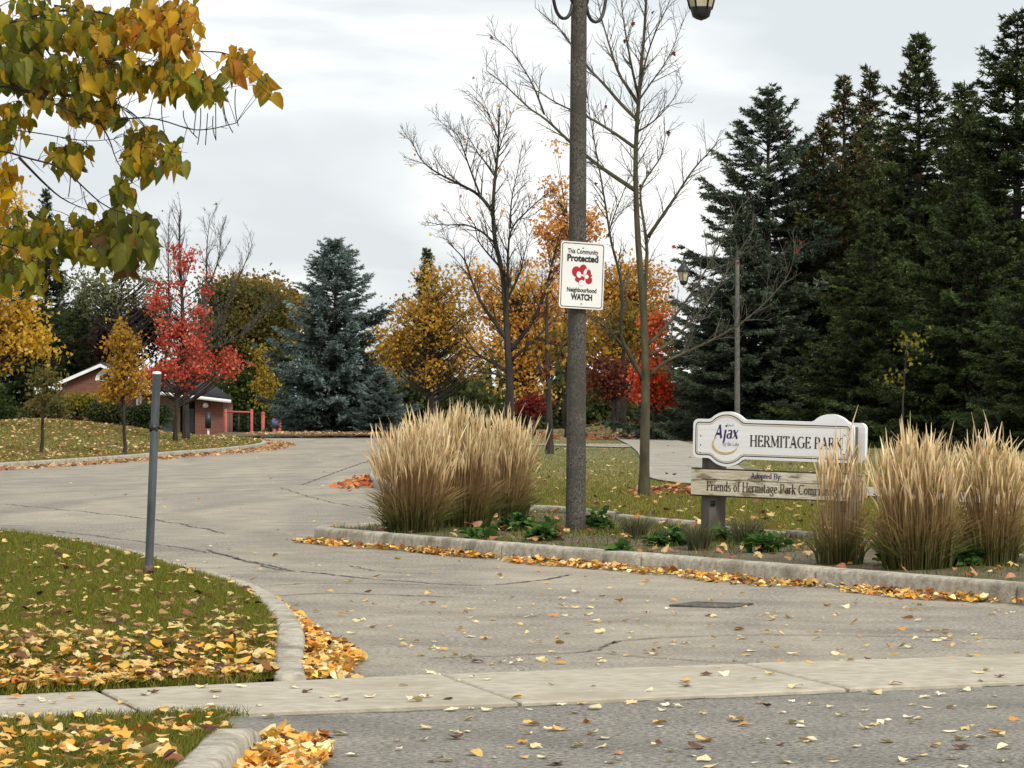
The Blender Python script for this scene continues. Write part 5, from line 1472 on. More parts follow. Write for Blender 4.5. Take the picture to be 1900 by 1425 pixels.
# ------------------------------------------------------------------ feather reed grass
def reed_grass(label, x, y, z, rad, H, n, spread=0.10, lean=0.05, group='clumps of reed grass in the planting bed'):
    root = empty('reed_grass', (x, y, z), 0, label, 'grass', group)
    a = rng.uniform(0, 2 * math.pi, n); r = rad * np.sqrt(rng.random(n))
    b = np.stack([r * np.cos(a), r * np.sin(a), np.zeros(n) - 0.02], -1)
    h = H * rng.uniform(0.58, 1.08, n) ** 0.8 * (1 - 0.26 * (r / rad) ** 2.2)
    out = np.stack([np.cos(a), np.sin(a), np.zeros(n)], -1) * (spread * (0.1 + 0.9 * (r / rad) ** 1.5) * rng.uniform(0.2, 1.7, n))[:, None] + rng.normal(0, lean, (n, 3)) * np.array([1, 1, 0])
    def strip(mb, P, Wd, Sd, col):
        """P (n,k,3) centre lines, Wd (k) half widths, Sd (n,3) side directions"""
        m, k = P.shape[:2]
        A = P + Sd[:, None] * Wd[None, :, None] if Wd.ndim == 1 else P + Sd[:, None] * Wd[..., None]
        Bq = P - (A - P)
        V = np.stack([A, Bq], 2).reshape(m, 2 * k, 3)
        t = []
        for i in range(k - 1):
            t += [(2 * i, 2 * i + 1, 2 * i + 3), (2 * i, 2 * i + 3, 2 * i + 2)]
        T = np.array(t)[None] + (np.arange(m) * 2 * k)[:, None, None]
        mb.add(V.reshape(-1, 3), T.reshape(-1, 3), np.repeat(col, 2, axis=1).reshape(-1, 3))
    def side(m):
        t = rng.uniform(0, math.pi, m)
        return np.stack([np.cos(t), np.sin(t), 0 * t], -1)
    f = np.array([0, .35, .7, 1.0])
    P = b[:, None] + np.array([0, 0, 1.0])[None, None] * (h[:, None] * f)[..., None] + out[:, None] * (f ** 1.8)[None, :, None] * (h[:, None, None] / H)
    c0, c1, c2 = np.array(P_(124, 104, 66)), np.array(P_(162, 132, 92)), np.array(P_(196, 164, 116))
    cc = np.stack([c0, c0 * .5 + c1 * .5, c1, c2])[None] * np.exp(rng.normal(0, 0.18, (n, 1, 1)))
    mb = MB(); strip(mb, P, np.array([.0024, .0022, .0019, .0015]), side(n), cc)
    mb.build('stems', M['straw'], root)['kind'] = 'stuff'
    # plumes on top of the stems
    m = int(n * 0.7)
    tipd = P[:m, 3] - P[:m, 2]; tipd /= np.linalg.norm(tipd, axis=1, keepdims=True)
    pl_ = rng.uniform(0.16, 0.27, m) * (H / 1.1)
    f = np.array([0, .3, .65, 1.0])
    Q = P[:m, 3][:, None] - tipd[:, None] * 0.08 + tipd[:, None] * (pl_[:, None] * f)[..., None] + rng.normal(0, .028, (m, 1, 3)) * (f ** 2)[None, :, None]
    c3, c4 = np.array(P_(228, 202, 154, .95)), np.array(P_(242, 222, 182, .95))
    cc = np.stack([c2, c3, c4, c4])[None] * np.exp(rng.normal(0, 0.14, (m, 1, 1)))
    mb = MB()
    strip(mb, Q, np.array([.002, .0062, .005, .0008]), side(m), cc); strip(mb, Q, np.array([.002, .0062, .005, .0008]), side(m), cc)
    mb.build('plumes', M['straw'], root)['kind'] = 'stuff'
    # arching leaves: green at the foot, browned above
    m = int(n * 1.25)
    a = rng.uniform(0, 2 * math.pi, m); r = rad * np.sqrt(rng.random(m)) * 1.05
    D = np.stack([np.cos(a), np.sin(a), 0 * a], -1)
    ln = H * rng.uniform(0.2, 0.66, m); re = rng.uniform(0.05, 0.42, m) * rad / .24
    f = np.array([0, .3, .6, .85, 1.0])
    P2 = (D * r[:, None])[:, None] + D[:, None] * (re[:, None] * f ** 2)[..., None] + np.array([0, 0, 1.0]) * (ln[:, None] * (f - 0.35 * f ** 3))[..., None]
    g1, g2, t2 = np.array(P_(88, 94, 50)), np.array(P_(118, 122, 68)), np.array(P_(164, 134, 90))
    k_ = np.clip((ln / H - 0.3) / 0.35, 0, 1)[:, None, None]
    ca = np.stack([g1, g1, g2, g2, g2])[None] * (1 - k_) + np.stack([g1, g2 * .5 + t2 * .5, t2, t2, t2])[None] * k_
    mb = MB(); strip(mb, P2, np.array([.005, .0055, .0045, .003, .0006]), side(m), ca * np.exp(rng.normal(0, 0.2, (m, 1, 1))))
    mb.build('blades', M['straw'], root)['kind'] = 'stuff'
    return root
def RG(px, py): 
    x, y = G(px, py, 0.12)
    return x, y, zat(z_bed, x, y)
reed_grass('tall straw reed grass, left clump of the big stand by the island nose', *RG(768, 984), 0.23, 0.90, 640, 0.18)
reed_grass('tallest straw reed grass, middle clump of the big stand left of the lamp post', *RG(850, 978), 0.26, 0.97, 720, 0.10)
reed_grass('straw reed grass, right clump of the big stand left of the lamp post', *RG(930, 964), 0.23, 0.92, 600, 0.17)
reed_grass('short straw reed grass at the back of the big stand by the island nose', *RG(810, 955), 0.26, 0.95, 450, 0.12)
reed_grass('narrow straw reed grass standing in front of the park sign', *RG(1560, 1042), 0.15, 0.88, 150, 0.03, 0.025)
reed_grass('broad straw reed grass right of the park sign', *RG(1702, 1052), 0.21, 0.86, 560, 0.09)
reed_grass('straw reed grass clump at the right edge of the bed', *RG(1838, 1048), 0.16, 0.82, 400, 0.14)

def tuft(name, label, x, y, z, rad, H, n, pal, group, w=.003):
    mb = MB()
    a = rng.uniform(0, 2 * math.pi, n); r = rad * 0.45 * np.sqrt(rng.random(n))
    D = np.stack([np.cos(a), np.sin(a), 0 * a], -1)
    ln = H * rng.uniform(0.6, 1.1, n); re = rad * rng.uniform(0.1, 0.9, n)
    f = np.array([0, .4, .75, 1.0])
    P = (D * r[:, None])[:, None] + D[:, None] * (re[:, None] * f ** 2)[..., None] + np.array([0, 0, 1.0]) * (ln[:, None] * (f - .25 * f ** 3) - 0.01)[..., None]
    t = rng.uniform(0, math.pi, n); S = np.stack([np.cos(t), np.sin(t), 0 * t], -1)
    Wd = np.array([w, w, w * .7, w * .15])
    A = P + S[:, None] * Wd[None, :, None]; Bq = P - S[:, None] * Wd[None, :, None]
    V = np.stack([A, Bq], 2).reshape(n, 8, 3)
    T = np.array([(0, 1, 3), (0, 3, 2), (2, 3, 5), (2, 5, 4), (4, 5, 7), (4, 7, 6)])[None] + (np.arange(n) * 8)[:, None, None]
    mb.add(V.reshape(-1, 3), T.reshape(-1, 3), np.repeat(pick(pal, n), 8, axis=0))
    return tag(mb.build(name, M['blade'], None, loc=(x, y, z)), label, 'grass', group)
GREY = [(2, P_(112, 116, 84)), (2, P_(88, 94, 66)), (1, P_(142, 130, 96))]
for px, py, rad, h, lb in ((1180, 1000, .17, .24, 'fine grey green grass tuft right of the lamp post foot'), (1296, 1018, .17, .27, 'fine grey green grass tuft at the left sign post'), (1386, 1012, .19, .27, 'fine grey green grass tuft below the park sign')):
    x, y, z = RG(px, py); tuft('grass_tuft', lb, x, y, z, rad, h, 420, GREY, 'fine grass tufts in the bed', .0022)
PLANT = [(3, P_(66, 104, 48)), (2, P_(92, 128, 60)), (2, P_(50, 80, 40)), (1, P_(132, 150, 84))]
def perennial(label, px, py, rad, h, n, leaf=0.075):
    x, y, z = RG(px, py)
    root = empty('leafy_plant', (x, y, z), 0, label, 'plant', 'leafy plants in the bed')
    st, lb = MB(), MB()
    m = n // 7
    a = rng.uniform(0, 2 * math.pi, m); r = rad * np.sqrt(rng.random(m))
    E = np.stack([r * np.cos(a), r * np.sin(a), h * rng.uniform(0.35, 1.0, m) * (1 - 0.45 * (r / rad) ** 2)], -1)
    pos, Y = [], []
    for e in E:
        s = np.array([e[0] * .4, e[1] * .4, -0.01])
        q = bez(s, (s + e) / 2 + np.array([0, 0, .03]), e, 4)
        st.tube(q, .0025, 3, P_(70, 90, 44), cap=False)
        for k in range(7):
            t = rng.uniform(0.3, 1.0)
            p = s + (e - s) * t
            pos.append(p); v = rng.normal(0, 1, 3); v[2] = rng.normal(0.1, .35); Y.append(v)
    pos, Y = np.array(pos), np.array(Y)
    Z = rng.normal(0, .45, (len(pos), 3)); Z[:, 2] += 1
    scatter(lb, 'oval', pos, frames(Y, Z), leaf * rng.uniform(.7, 1.3, len(pos)), pick(PLANT, len(pos)))
    st.build('stems', M['blade'], root); lb.build('leaves', M['leaf'], root)['kind'] = 'stuff'
for a in ((960, 985, .20, .17, 260, 'green leafy plant at the right foot of the big reed grass'), (1010, 1000, .16, .15, 200, 'green leafy plant left of the lamp post foot, near the kerb'), (1105, 985, .15, .22, 190, 'green leafy plant at the right foot of the lamp post'),
          (890, 998, .15, .13, 150, 'low green plant before the middle of the big reed grass'), (1245, 1012, .2, .13, 220, 'low green plant left of the left sign post'), (1420, 1022, .16, .17, 200, 'green leafy plant below the park sign, left of the narrow reed grass'),
          (1340, 1008, .14, .12, 140, 'low green plant between the left sign post and the fine tuft'), (1160, 1022, .14, .08, 90, 'sparse low plant near the kerb right of the lamp post'), (1660, 1045, .13, .15, 130, 'green plant at the left foot of the broad reed grass'), (1790, 1050, .12, .15, 130, 'green plant between the two right reed grass clumps')):
    perennial(a[5], *a[:5])

# ------------------------------------------------------------------ catalpa branches over the corner lawn
CD = 28.0
tx, ty = -8.6, 27.5
ctz = zat(z_near, tx, ty)
cat = empty('catalpa_tree', (tx, ty, ctz), 0, 'large leaved catalpa reaching into the upper left of the picture', 'tree')
cb = np.array([tx, ty, ctz])
tb, wb = MB(), MB()
zz = np.linspace(-0.2, 6.5, 12)
tp = np.stack([0.25 * np.sin(zz * .6), 0.1 * np.cos(zz * .8), zz], -1)
tb.tube(tp, np.interp(zz, [0, 6.5], [0.24, 0.05]), 9)
limbs = [([(-500, 250), (-200, 130), (60, 20), (196, 18), (246, 53), (291, 75), (361, 96), (421, 95), (470, 130)], .03, 27.6, 28.6),
         ([(-520, 300), (-200, 190), (0, 154), (56, 172), (123, 203), (186, 228), (260, 216), (305, 223), (365, 246), (438, 228)], .026, 27.6, 27.4),
         ([(-520, 320), (-150, 250), (0, 239), (70, 246), (158, 263), (210, 258)], .02, 27.8, 28.4),
         ([(-500, 380), (-180, 280), (0, 277), (42, 291), (116, 309), (154, 347), (196, 386), (253, 400)], .028, 27.4, 27.0),
         ([(35, 292), (88, 347), (123, 375), (175, 393)], .012, 27.4, 27.8),
         ([(-500, 480), (-200, 420), (0, 450), (46, 470), (84, 488), (140, 520)], .022, 27.4, 27.6),
         ([(-200, 90), (46, 35), (95, 105), (133, 158), (160, 190)], .018, 28.0, 28.8), ([(100, 10), (172, 21), (186, 70), (203, 140), (225, 200)], .012, 28.2, 28.0),
         ([(186, 228), (205, 262), (215, 300), (245, 340)], .008, 27.5, 27.3), ([(20, -20), (130, -30), (260, -20), (340, 0)], .014, 28.2, 28.6), ([(210, 190), (250, 210), (280, 250), (315, 280)], .007, 27.6, 27.2)]
anchors = []
for pts, r, da, db in limbs:
    n = len(pts)
    q = np.array([W(p[0], p[1], da + (db - da) * i / (n - 1)) - cb for i, p in enumerate(pts)])
    if pts[0][0] < -400: q = np.vstack([[np.interp(q[0, 2] - .3, zz, tp[:, 0]), np.interp(q[0, 2] - .3, zz, tp[:, 1]), q[0, 2] - .3], q])
    q = curve(q, 0.08, 2)
    tb.tube(q, np.maximum(r * (1 - .85 * np.linspace(0, 1, len(q))), .0035), 6)
    anchors.append(q[q[:, 0] > W(-60, 0, CD)[0] - cb[0]])
    twigs(wb, q[len(q) // 2:], np.full(len(q) - len(q) // 2, r * .4), 1, 0.16, .10, .30, -0.05, .0028, [])
anchors = np.vstack(anchors)
clus = [(60, 50, 75, 60, 80, 1), (170, 60, 60, 50, 60, 2), (260, 40, 60, 45, 70, 3), (320, 60, 40, 50, 50, 3), (310, 140, 55, 40, 46, 2), (200, 140, 60, 40, 55, 2), (90, 140, 70, 50, 60, 1), (350, 20, 22, 22, 14, 3),
        (440, 110, 32, 24, 26, 3), (490, 155, 18, 22, 9, 3), (380, 160, 40, 30, 24, 1), (130, 280, 36, 24, 24, 1), (265, 270, 36, 40, 40, 2), (320, 285, 22, 22, 14, 1), (225, 350, 18, 30, 14, 1), (255, 310, 30, 22, 14, 1), (20, 220, 30, 45, 24, 2),
        (60, 430, 70, 36, 52, 1), (150, 440, 46, 40, 42, 1), (220, 440, 42, 46, 46, 0), (265, 430, 18, 34, 12, 0), (40, 500, 60, 30, 34, 1), (10, 330, 20, 60, 14, 4), (200, 210, 30, 20, 14, 2), (140, 190, 50, 26, 26, 2), (40, 110, 50, 50, 30, 0)]
PC_ = [[(3, P_(124, 122, 50)), (2, P_(100, 104, 42)), (1, P_(116, 88, 46)), (2, P_(152, 150, 68))],
       [(3, P_(140, 138, 50)), (3, P_(168, 154, 52)), (2, P_(102, 110, 42)), (1, P_(196, 156, 54))],
       [(3, P_(164, 146, 50)), (3, P_(204, 166, 58)), (2, P_(112, 116, 44)), (1, P_(220, 176, 72))],
       [(4, P_(224, 176, 70)), (3, P_(206, 156, 58)), (2, P_(160, 142, 54)), (1, P_(210, 140, 60))],
       [(3, P_(222, 174, 50)), (2, P_(200, 150, 46))]]
lp_, lc_, ls_, lw_ = [], [], [], []
for px, py, rx, ry, n, pi_ in clus:
    n = int(n * 2.1)
    dpt = CD + rng.normal(0, 0.55, n)
    u = rng.normal(0, 0.5, (n, 2)) * np.array([rx, ry])
    for k in range(n):
        lp_.append(W(px + u[k, 0], py + u[k, 1], dpt[k]) - cb)
    lc_.append(pick(PC_[pi_], n, 0.16)); ls_.append(rng.uniform(.09, .23, n) if pi_ == 0 else rng.uniform(.07, .155, n))
lp_, lc_, ls_ = np.array(lp_), np.concatenate(lc_), np.concatenate(ls_)
n = len(lp_)
# leaf stalks lead back towards the nearest limb
nodes = anchors.copy()
for k in np.argsort([np.min(np.linalg.norm(anchors - p, axis=1)) for p in lp_]):
    j = int(np.argmin(np.linalg.norm(nodes - lp_[k], axis=1)))
    a = nodes[j]
    wb.tube(bez(a, (a + lp_[k]) / 2 + np.array([0, 0, .03]), lp_[k], 4), [.0034, .0028, .0022, .0018], 3, cap=False)
    if k % 3 == 0: nodes = np.vstack([nodes, lp_[k][None]])
tb.build('trunk', M['bark_dark'], cat, True)
wb.build('twigs', M['bark_dark'], cat, True)['kind'] = 'stuff'
Y = rng.normal(0, .55, (n, 3)); Y[:, 2] = -1.0 + rng.normal(0, .3, n)
Z = np.stack([rng.normal(0, .7, n), -1 + rng.normal(0, .6, n), rng.normal(.4, .4, n)], -1)
LR = frames(Y, Z)
order = np.argsort(-ls_ + rng.normal(0, .01, n))
idx, rest = order[:300], order[300:]
HV = []
for sd_ in range(4):
    r_ = np.random.default_rng(40 + sd_); v = HEART_V * np.array([.60 + .24 * sd_ / 3, 1, 1]); v[:, 2] += np.abs(v[:, 0]) * (.15 + .25 * sd_)
    v = v.copy(); v[:, 2] += r_.uniform(-.45, .1) * v[:, 1] ** 2 + r_.uniform(-.9, .9) * v[:, 0] ** 2 + r_.normal(0, .035, len(v)) + .18 * v[:, 0] * (v[:, 1] - .4)
    HV.append((v, HEART_T))
lb = MB()
for q_ in range(4):
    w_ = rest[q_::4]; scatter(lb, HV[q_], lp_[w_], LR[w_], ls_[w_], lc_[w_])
lb.build('crown', M['leaf'], cat)['kind'] = 'stuff'
pals = np.array([c for p in PC_[:4] for _, c in p])
hm = []
for c in pals:      # one leaf mesh per colour, shared by the leaves of that colour
    tint = (1.06 - .3 * np.abs(HEART_V[:, 0]) / .48)[:, None]
    hm.append([tri_mesh('heart_leaf', v, t, c[None] * tint, M['leaf'], True) for v, t in HV])
for k in idx:
    j = int(np.argmin(np.linalg.norm(pals - lc_[k], axis=1)))
    o = bpy.data.objects.new('leaf', hm[j][int(k) % 4])
    m4 = Matrix.Identity(4)
    for a_ in range(3):
        for b_ in range(3): m4[a_][b_] = LR[k][a_][b_] * ls_[k]
        m4[a_][3] = lp_[k][a_]
    link(o, cat); o.matrix_local = m4
for px, py, l_ in ((300, 190, .24), (340, 205, .22), (372, 200, .3), (385, 210, .26), (400, 190, .3), (412, 185, .27), (437, 165, .3), (160, 260, .22), (130, 320, .2), (155, 355, .16), (395, 215, .2), (365, 195, .24)):
    p = W(px, py, CD + rng.normal(0, .2)) - cb
    q = bez(p, p + np.array([rng.normal(0, .02), 0, -l_ * .5]), p + np.array([rng.normal(0.02, .04), 0, -l_]), 6)
    mb = MB(); mb.tube(q, .0042, 5); mb.build('seed_pod', M['bark_dark'], cat, True)

# ------------------------------------------------------------------ lawn blades and fallen leaves
def wedge(n, y0, y1, poly, f=None, uniform_px=False):
    """random plan points in the view wedge between two distances and inside a polygon"""
    res, tot, it = [], 0, 0
    while tot < n and it < 60:
        it += 1
        y = rng.uniform(y0, y1, n * 2) if not uniform_px else 1 / rng.uniform(1 / y1, 1 / y0, n * 2)
        x = rng.uniform(-1.06, 1.06, n * 2) * y * 950 / F
        P = np.stack([x, y], -1)
        if not uniform_px: P = P[rng.random(len(P)) < P[:, 1] / y1]
        P = P[inside(P, poly)]
        if f is not None and len(P): P = P[rng.random(len(P)) < f(P)]
        res.append(P); tot += len(P)
    return np.concatenate(res)[:n]
def blades(name, label, pts, zf, hmin, hmax, w, pal):
    n = len(pts)
    z = zf(pts)
    a = rng.uniform(0, 2 * math.pi, n); t = rng.normal(0, .45, (n, 2))
    h = rng.uniform(hmin, hmax, n)
    S = np.stack([np.cos(a), np.sin(a), 0 * a], -1) * w
    b = np.column_stack([pts, z - 0.004])
    tip = b + np.column_stack([t * h[:, None], h])
    V = np.stack([b - S, b + S, tip], 1).reshape(-1, 3)
    T = np.arange(3 * n).reshape(-1, 3)
    mb = MB(); mb.add(V, T, np.repeat(pick(pal, n, .18), 3, axis=0))
    return tag(mb.build(name, M['blade']), label, 'grass', None, 'stuff')
GB = [(4, P_(106, 118, 36)), (3, P_(130, 138, 48)), (2, P_(76, 86, 30)), (2, P_(146, 134, 64)), (1, P_(160, 138, 80)), (1, P_(118, 96, 54))]
GD = [(3, P_(120, 122, 54)), (3, P_(146, 134, 72)), (2, P_(104, 112, 46)), (2, P_(170, 148, 92))]
blades('turf_blades', 'short green grass blades of the corner lawn', wedge(150000, 13.0, 32.5, NL, uniform_px=True), z_near, .018, .05, .0028, GB)
blades('turf_blades', 'green grass blades of the strip beside the street', wedge(45000, 9.0, 13.5, BL, uniform_px=True), z_blvd, .015, .045, .0026, GB)
blades('turf_blades', 'grass blades of the park lawn behind the bed', wedge(90000, 24, 112, PL, f=lambda P: seg_dist(P, PC) > 1.0, uniform_px=True), z_right, .03, .07, .006, GD)
blades('turf_blades', 'fresher green grass of the park lawn close behind the bed', wedge(60000, 24, 50, PL, f=lambda P: np.where(seg_dist(P, PC) > 1.0, 1.0, 0) * np.clip((52 - P[:, 1]) / 14, 0, 1), uniform_px=True), z_right, .03, .06, .0045, GB)
blades('turf_blades', 'grass blades of the lawn mound', wedge(70000, 60, 126, LL, uniform_px=True), z_left, .03, .08, .009, GD)
blades('turf_blades', 'weedy grass and creeping stems on the bed soil', wedge(13000, 19, 35, BED, f=lambda P: np.where(P[:, 1] < 25, .18, 1.0) * (0.25 + 0.75 * (np.sin(P[:, 0] * 2.2) * np.cos(P[:, 1] * 1.1) > 0)), uniform_px=True), z_bed, .02, .07, .0035, MGRN + GD[:2])
# grass hanging over the walk edge
e = np.array([(x, float(sw_bot_y(x)) + .01) for x in np.linspace(-2.6, -1.02, 60)]); e = np.repeat(e, 40, 0) + rng.normal(0, .025, (2400, 2))
blades('edge_grass', 'longer grass fringing the near side of the sidewalk', e, lambda P: np.full(len(P), .01), .015, .05, .0026, GB)
e = np.array([(x, float(sw_top_y(x)) + .02) for x in np.linspace(-2.6, -1.05, 60)]); e = np.repeat(e, 25, 0) + rng.normal(0, .02, (1500, 2))
blades('edge_grass', 'longer grass fringing the far side of the sidewalk', e, lambda P: np.full(len(P), .02), .02, .06, .0028, GB)

LY = [(5, P_(226, 192, 120, .9)), (4, P_(214, 166, 84, .9)), (4, P_(232, 212, 160, .9)), (2, P_(196, 132, 62, .9)), (2, P_(150, 100, 62)), (1, P_(92, 54, 44))]
LO = [(4, P_(236, 172, 78, .95)), (4, P_(242, 200, 112, .95)), (3, P_(216, 136, 62, .95)), (4, P_(246, 224, 164, .95)), (3, P_(166, 100, 56)), (1, P_(96, 50, 40))]
LM = [(4, P_(206, 176, 120, .9)), (3, P_(180, 140, 90)), (3, P_(222, 200, 146, .9)), (2, P_(196, 140, 110)), (2, P_(128, 84, 62)), (1, P_(78, 48, 42))]
LR_ = [(4, P_(180, 84, 50)), (3, P_(206, 128, 70)), (2, P_(150, 60, 44)), (2, P_(214, 160, 100))]
LPK = [(3, P_(206, 150, 116)), (3, P_(190, 124, 92)), (2, P_(216, 176, 130)), (1, P_(150, 90, 66))]
def curl(tm, seed):
    V, T = TM[tm]; r = np.random.default_rng(seed)
    V = V - np.array([0, .45, 0])
    k1, k2 = r.uniform(-.5, .9), r.uniform(-.3, .7)
    V = V.copy(); V[:, 2] = k1 * V[:, 0] ** 2 * 1.4 + k2 * V[:, 1] ** 2 + r.normal(0, .04, len(V))
    return V, T
CUR = [curl('heart', s) for s in range(5)] + [curl('maple', s) for s in range(4)] + [curl('oval', 3)]
def litter(name, label, pts, zf, smin, smax, pal, tilt=.25, pile=0.0, maple=.35):
    n = len(pts); mb = MB()
    if n == 0: return
    z = zf(pts) + 0.012 + (pile * rng.random(n) ** 1.3 if np.isscalar(pile) else pile * rng.random(n))
    pos = np.column_stack([pts, z]); s = smin * 0.8 + (smax * 1.1 - smin * 0.8) * rng.random(n) ** 1.4 * np.where(rng.random(n) < .06, 1.35, 1.0)
    w = np.array([(1 - maple) / 5] * 5 + [maple / 4] * 4 + [.06]); w /= w.sum()
    kind = rng.choice(len(CUR), n, p=w)
    R = lying_frames(n, tilt); c = pick(pal, n, .13)
    for k in range(len(CUR)):
        m = kind == k
        scatter(mb, CUR[k], pos[m], R[m], s[m], c[m])
    return tag(mb.build(name, M['litter']), label, 'leaves', None, 'stuff')
z0f = lambda P: np.zeros(len(P))
# drift along the foot of the island kerb
def along(line, n, w, t0=0.0, t1=1.0, side=1, p=1.5):
    P = np.asarray(line); L_ = np.concatenate([[0], np.cumsum(np.linalg.norm(np.diff(P, axis=0), axis=1))])
    s = L_[-1] * rng.uniform(t0, t1, n)
    C = np.stack([np.interp(s, L_, P[:, 0]), np.interp(s, L_, P[:, 1])], -1)
    D = np.stack([np.interp(s + .05, L_, P[:, 0]), np.interp(s + .05, L_, P[:, 1])], -1) - C
    D[np.linalg.norm(D, axis=1) < 1e-6] = (0, 1)
    D /= np.linalg.norm(D, axis=1, keepdims=True)
    N = np.stack([-D[:, 1], D[:, 0]], -1) * side
    off = (w(s / L_[-1]) if callable(w) else w) * rng.random(n) ** p
    return C + N * off[:, None], off
kf = PK[(PK[:, 1] < 29.3) & (np.arange(len(PK)) < 80)]
wf = lambda t: 0.17 + 0.05 * np.sin(t * 21) + 0.04 * np.sin(t * 57) + 0.20 * np.exp(-((t - .50) / .05) ** 2)
pts, off = along(kf, 4600, wf, 0, 1, 1)
keep_ = rng.random(len(pts)) < np.clip(.55 + .45 * np.sin(pts[:, 1] * 3.1) + .35 * np.sin(pts[:, 1] * 7.7 + 1) + .5 * np.exp(-((pts[:, 1] - 24.3) / .7) ** 2), .18, 1)
pts, off = pts[keep_], off[keep_]
litter('leaf_drift', 'band of orange and yellow leaves drifted along the island kerb', pts, z0f, .025, .058, LO + LY, .35, .035 * np.clip(1 - off / .3, 0, 1))
# drift at the corner kerb and by the street kerb end
ck = offset(NL_EDGE, -0.14); ck = ck[(ck[:, 1] > 13.9) & (ck[:, 1] < 20.3)]
pts, off = along(ck, 2000, lambda t: .06 + .20 * np.exp(-((t - .22) / .22) ** 2), 0, 1, -1, 1.2)
litter('leaf_drift', 'heap of orange leaves drifted against the corner kerb', pts, z0f, .028, .058, LO + LY[:3], .4, .045 * np.clip(1 - off / .45, .1, 1))
sk = np.asarray(BK_IN) + np.array([0.135, 0]); sk = sk[sk[:, 1] > 8.6]
pts, off = along(sk, 2600, lambda t: .20 + .0 * t, 0, 1.0, -1, 1.0)
litter('leaf_drift', 'heap of orange leaves drifted against the street kerb end in the foreground', pts, z0f, .032, .066, LO + LY[:3], .45, .07 * np.clip(1 - off / .35, .1, 1))
# corner lawn: thicker towards the sidewalk
def fden(P):
    d_ = P[:, 1] - sw_top_y(P[:, 0])
    return np.clip(.16 + .85 * np.exp(-d_ / 1.0) + .25 * (np.sin(P[:, 0] * 5.1) * np.cos(P[:, 1] * 3.3) > .3), 0, 1)
litter('lawn_leaves', 'yellow and brown leaves scattered over the corner lawn', wedge(1200, 13.3, 31, NL, fden, True), lambda P: z_near(P) + .012, .025, .06, LM + LY[:1], .3, .02)
litter('lawn_leaves', 'orange leaves lying thick along the sidewalk side of the corner lawn', wedge(900, 13.3, 15.6, NL, lambda P: np.exp(-(P[:, 1] - sw_top_y(P[:, 0])) / .5), True), lambda P: z_near(P) + .012, .028, .055, LY + LO[:2], .35, .02)
litter('lawn_leaves', 'leaves scattered over the strip of grass beside the street', wedge(360, 9.2, 13.2, BL, None, True), lambda P: z_blvd(P) + .015, .028, .058, LY + LO[:2], .3, .02)
litter('lawn_leaves', 'pale leaves scattered over the park lawn behind the bed', wedge(1200, 25, 112, PL, lambda P: np.where(seg_dist(P, PC) > 1.0, 1.0, .12), True), lambda P: z_right(P) + .02, .045, .085, LM, .3, .02)
litter('lawn_leaves', 'pale leaves covering the lawn mound', wedge(3000, 60, 124, LL, None, True), lambda P: z_left(P) + .02, .05, .10, LM + LPK[:1], .35, .03)
litter('lawn_leaves', 'brown leaves carpeting the mound below the autumn trees', wedge(2600, 101, 119, PL, lambda P: np.where(P[:, 0] > 0.8, 1.0, .25), True), lambda P: z_right(P) + .02, .09, .16, LPK + LR_[:2], .3, .03)
mk = LK[LK[:, 1] > 58]
pts, off = along(mk, 2200, lambda t: .5 + .5 * t, 0, .93, -1, 1.3)
litter('leaf_drift', 'pinkish leaves drifted along the kerb of the lawn mound', pts, z0f, .06, .11, LPK + LM[:2], .35, .03)
pts = np.stack([rng.normal(-2.22, .12, 260), rng.normal(51.0, 1.8, 260)], -1)
litter('leaf_drift', 'small russet leaf heap at the kerb behind the big reed grass', pts, z0f, .06, .11, LR_ + LPK[:1], .4, .07)
pts = np.stack([rng.uniform(-9.5, -3.4, 1800), 125.2 + rng.normal(0, 1.4, 1800)], -1)
litter('leaf_drift', 'pale leaves lying along the end of the driveway', pts, lambda P: np.full(len(P), .17), .09, .16, LM + LPK, .3, .02)
litter('bed_leaves', 'red and yellow leaves caught among the bed plants', wedge(330, 19, 34, BED, lambda P: np.where(P[:, 1] < 23.5, .3, 1.0), True), lambda P: z_bed(P) + .015, .035, .075, LR_[:2] + LM + LPK, .4, .03, .6)
pts = np.stack([rng.normal(2.0, .28, 170), rng.normal(41.5, 1.3, 170)], -1)
litter('lawn_leaves', 'russet leaf patch on the lawn at the foot of the olive barked tree', pts, lambda P: z_right(P) + .02, .06, .11, LR_ + LPK, .3, .03)

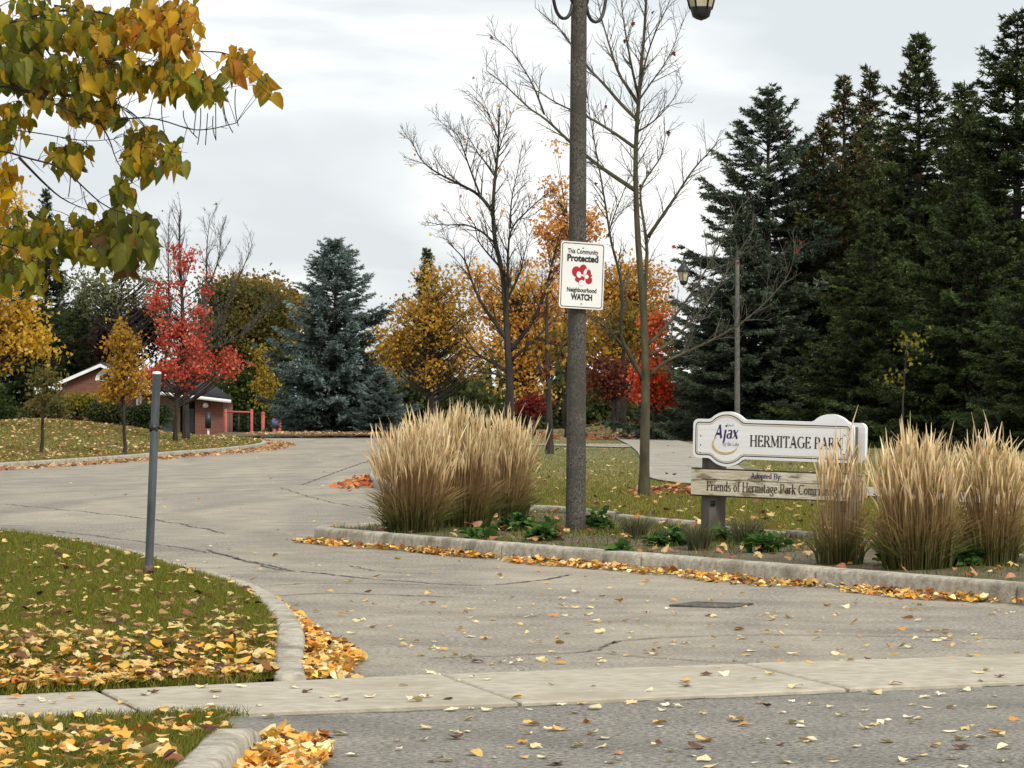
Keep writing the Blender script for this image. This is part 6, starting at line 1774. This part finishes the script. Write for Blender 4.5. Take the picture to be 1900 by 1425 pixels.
# single leaves on the asphalt and the walk, each one a thing
pal1 = [P_(240, 228, 184, .95), P_(232, 212, 154, .95), P_(242, 234, 200, .95), P_(228, 202, 134, .95), P_(234, 216, 162, .95), P_(224, 184, 100, .95), P_(236, 220, 170, .95), P_(240, 230, 190, .95), P_(212, 146, 72, .95), P_(238, 224, 176, .95), P_(232, 210, 150, .95), P_(110, 66, 48)]
mleaf = mat_leaf('fallen_leaf', .1, .5, pal1)
lm_ = []
for k, (V, T) in enumerate(CUR):
    V = V - np.array([0, 0, V[:, 2].min()])
    lm_.append(tri_mesh('fallen_leaf', V, T, None, mleaf))
DRV = [(-6, 14.0), (9, 16), (3.0, 19.3), (-1.7, 28.3), (-3, 27), (-.8, 16), (-.7, 13.5)]
cand = []
ar = 0
while len(cand) < 285:
    px, py = rng.uniform(10, 1890), 1425 - (1425 - 1020) * rng.random() ** 1.1
    x, y = G(px, py)
    p = np.array([[x, y]])
    if inside(p, NL)[0] or inside(p, BL)[0] or inside(p, BED)[0]: continue
    if seg_dist(p, PK)[0] < .35 and x > -1.9 and inside(p, BED)[0]: continue
    if seg_dist(p, PK)[0] < .2 or seg_dist(p, ck)[0] < .2 or seg_dist(p, sk)[0] < .25: continue
    # not behind the kerb line
    if x > np.interp(y, [19.94, 29.1], [2.96, -1.66]) - .15 and y > 18.5: continue
    if x < np.interp(y, NL_EDGE[:, 1], NL_EDGE[:, 0]) + .15 and y > 14.3: continue
    if x < -0.8 and y < 12.7: continue
    if y > 20 and rng.random() < .55: continue
    cand.append((x, y))
for (x, y) in cand:
    k = rng.choice(len(lm_))
    o = bpy.data.objects.new('fallen_leaf', lm_[k])
    on_walk = float(sw_bot_y(x)) < y < float(sw_top_y(x))
    o.location = (x, y, .02 if on_walk else .003)
    o.rotation_euler = (rng.normal(0, .12), rng.normal(0, .12), rng.uniform(0, 6.28))
    s = rng.uniform(.03, .065)
    o.scale = (s, s, s)
    link(o)
    if on_walk: tag(o, 'single fallen leaf lying loose on the concrete sidewalk', 'leaf', 'fallen leaves on the sidewalk')
    elif y < float(sw_bot_y(x)): tag(o, 'single fallen leaf lying loose on the foreground street asphalt', 'leaf', 'fallen leaves on the street')
    else: tag(o, 'single fallen leaf lying loose on the driveway asphalt', 'leaf', 'fallen leaves on the driveway')
# smaller leaves farther up the driveway, too many and too small to count
pts = np.array([G(rng.uniform(0, 1890), HY + 60 + 420 * rng.random()) for _ in range(1500)])
ok = ~(inside(pts, NL) | inside(pts, BL) | inside(pts, BED) | inside(pts, PL) | inside(pts, LL)) & (pts[:, 1] < 110)
ok &= rng.random(len(pts)) < np.where(pts[:, 1] < 24, .55, .22)
ok &= ~((pts[:, 0] > np.interp(pts[:, 1], [19.94, 29.1], [2.96, -1.66]) - .1) & (pts[:, 1] > 18.5) & (pts[:, 1] < 31))
litter('road_leaves', 'small pale leaves strewn thinly over the driveway', pts[ok], z0f, .025, .05, LY[:4] + LM[:1], .2, 0.0)
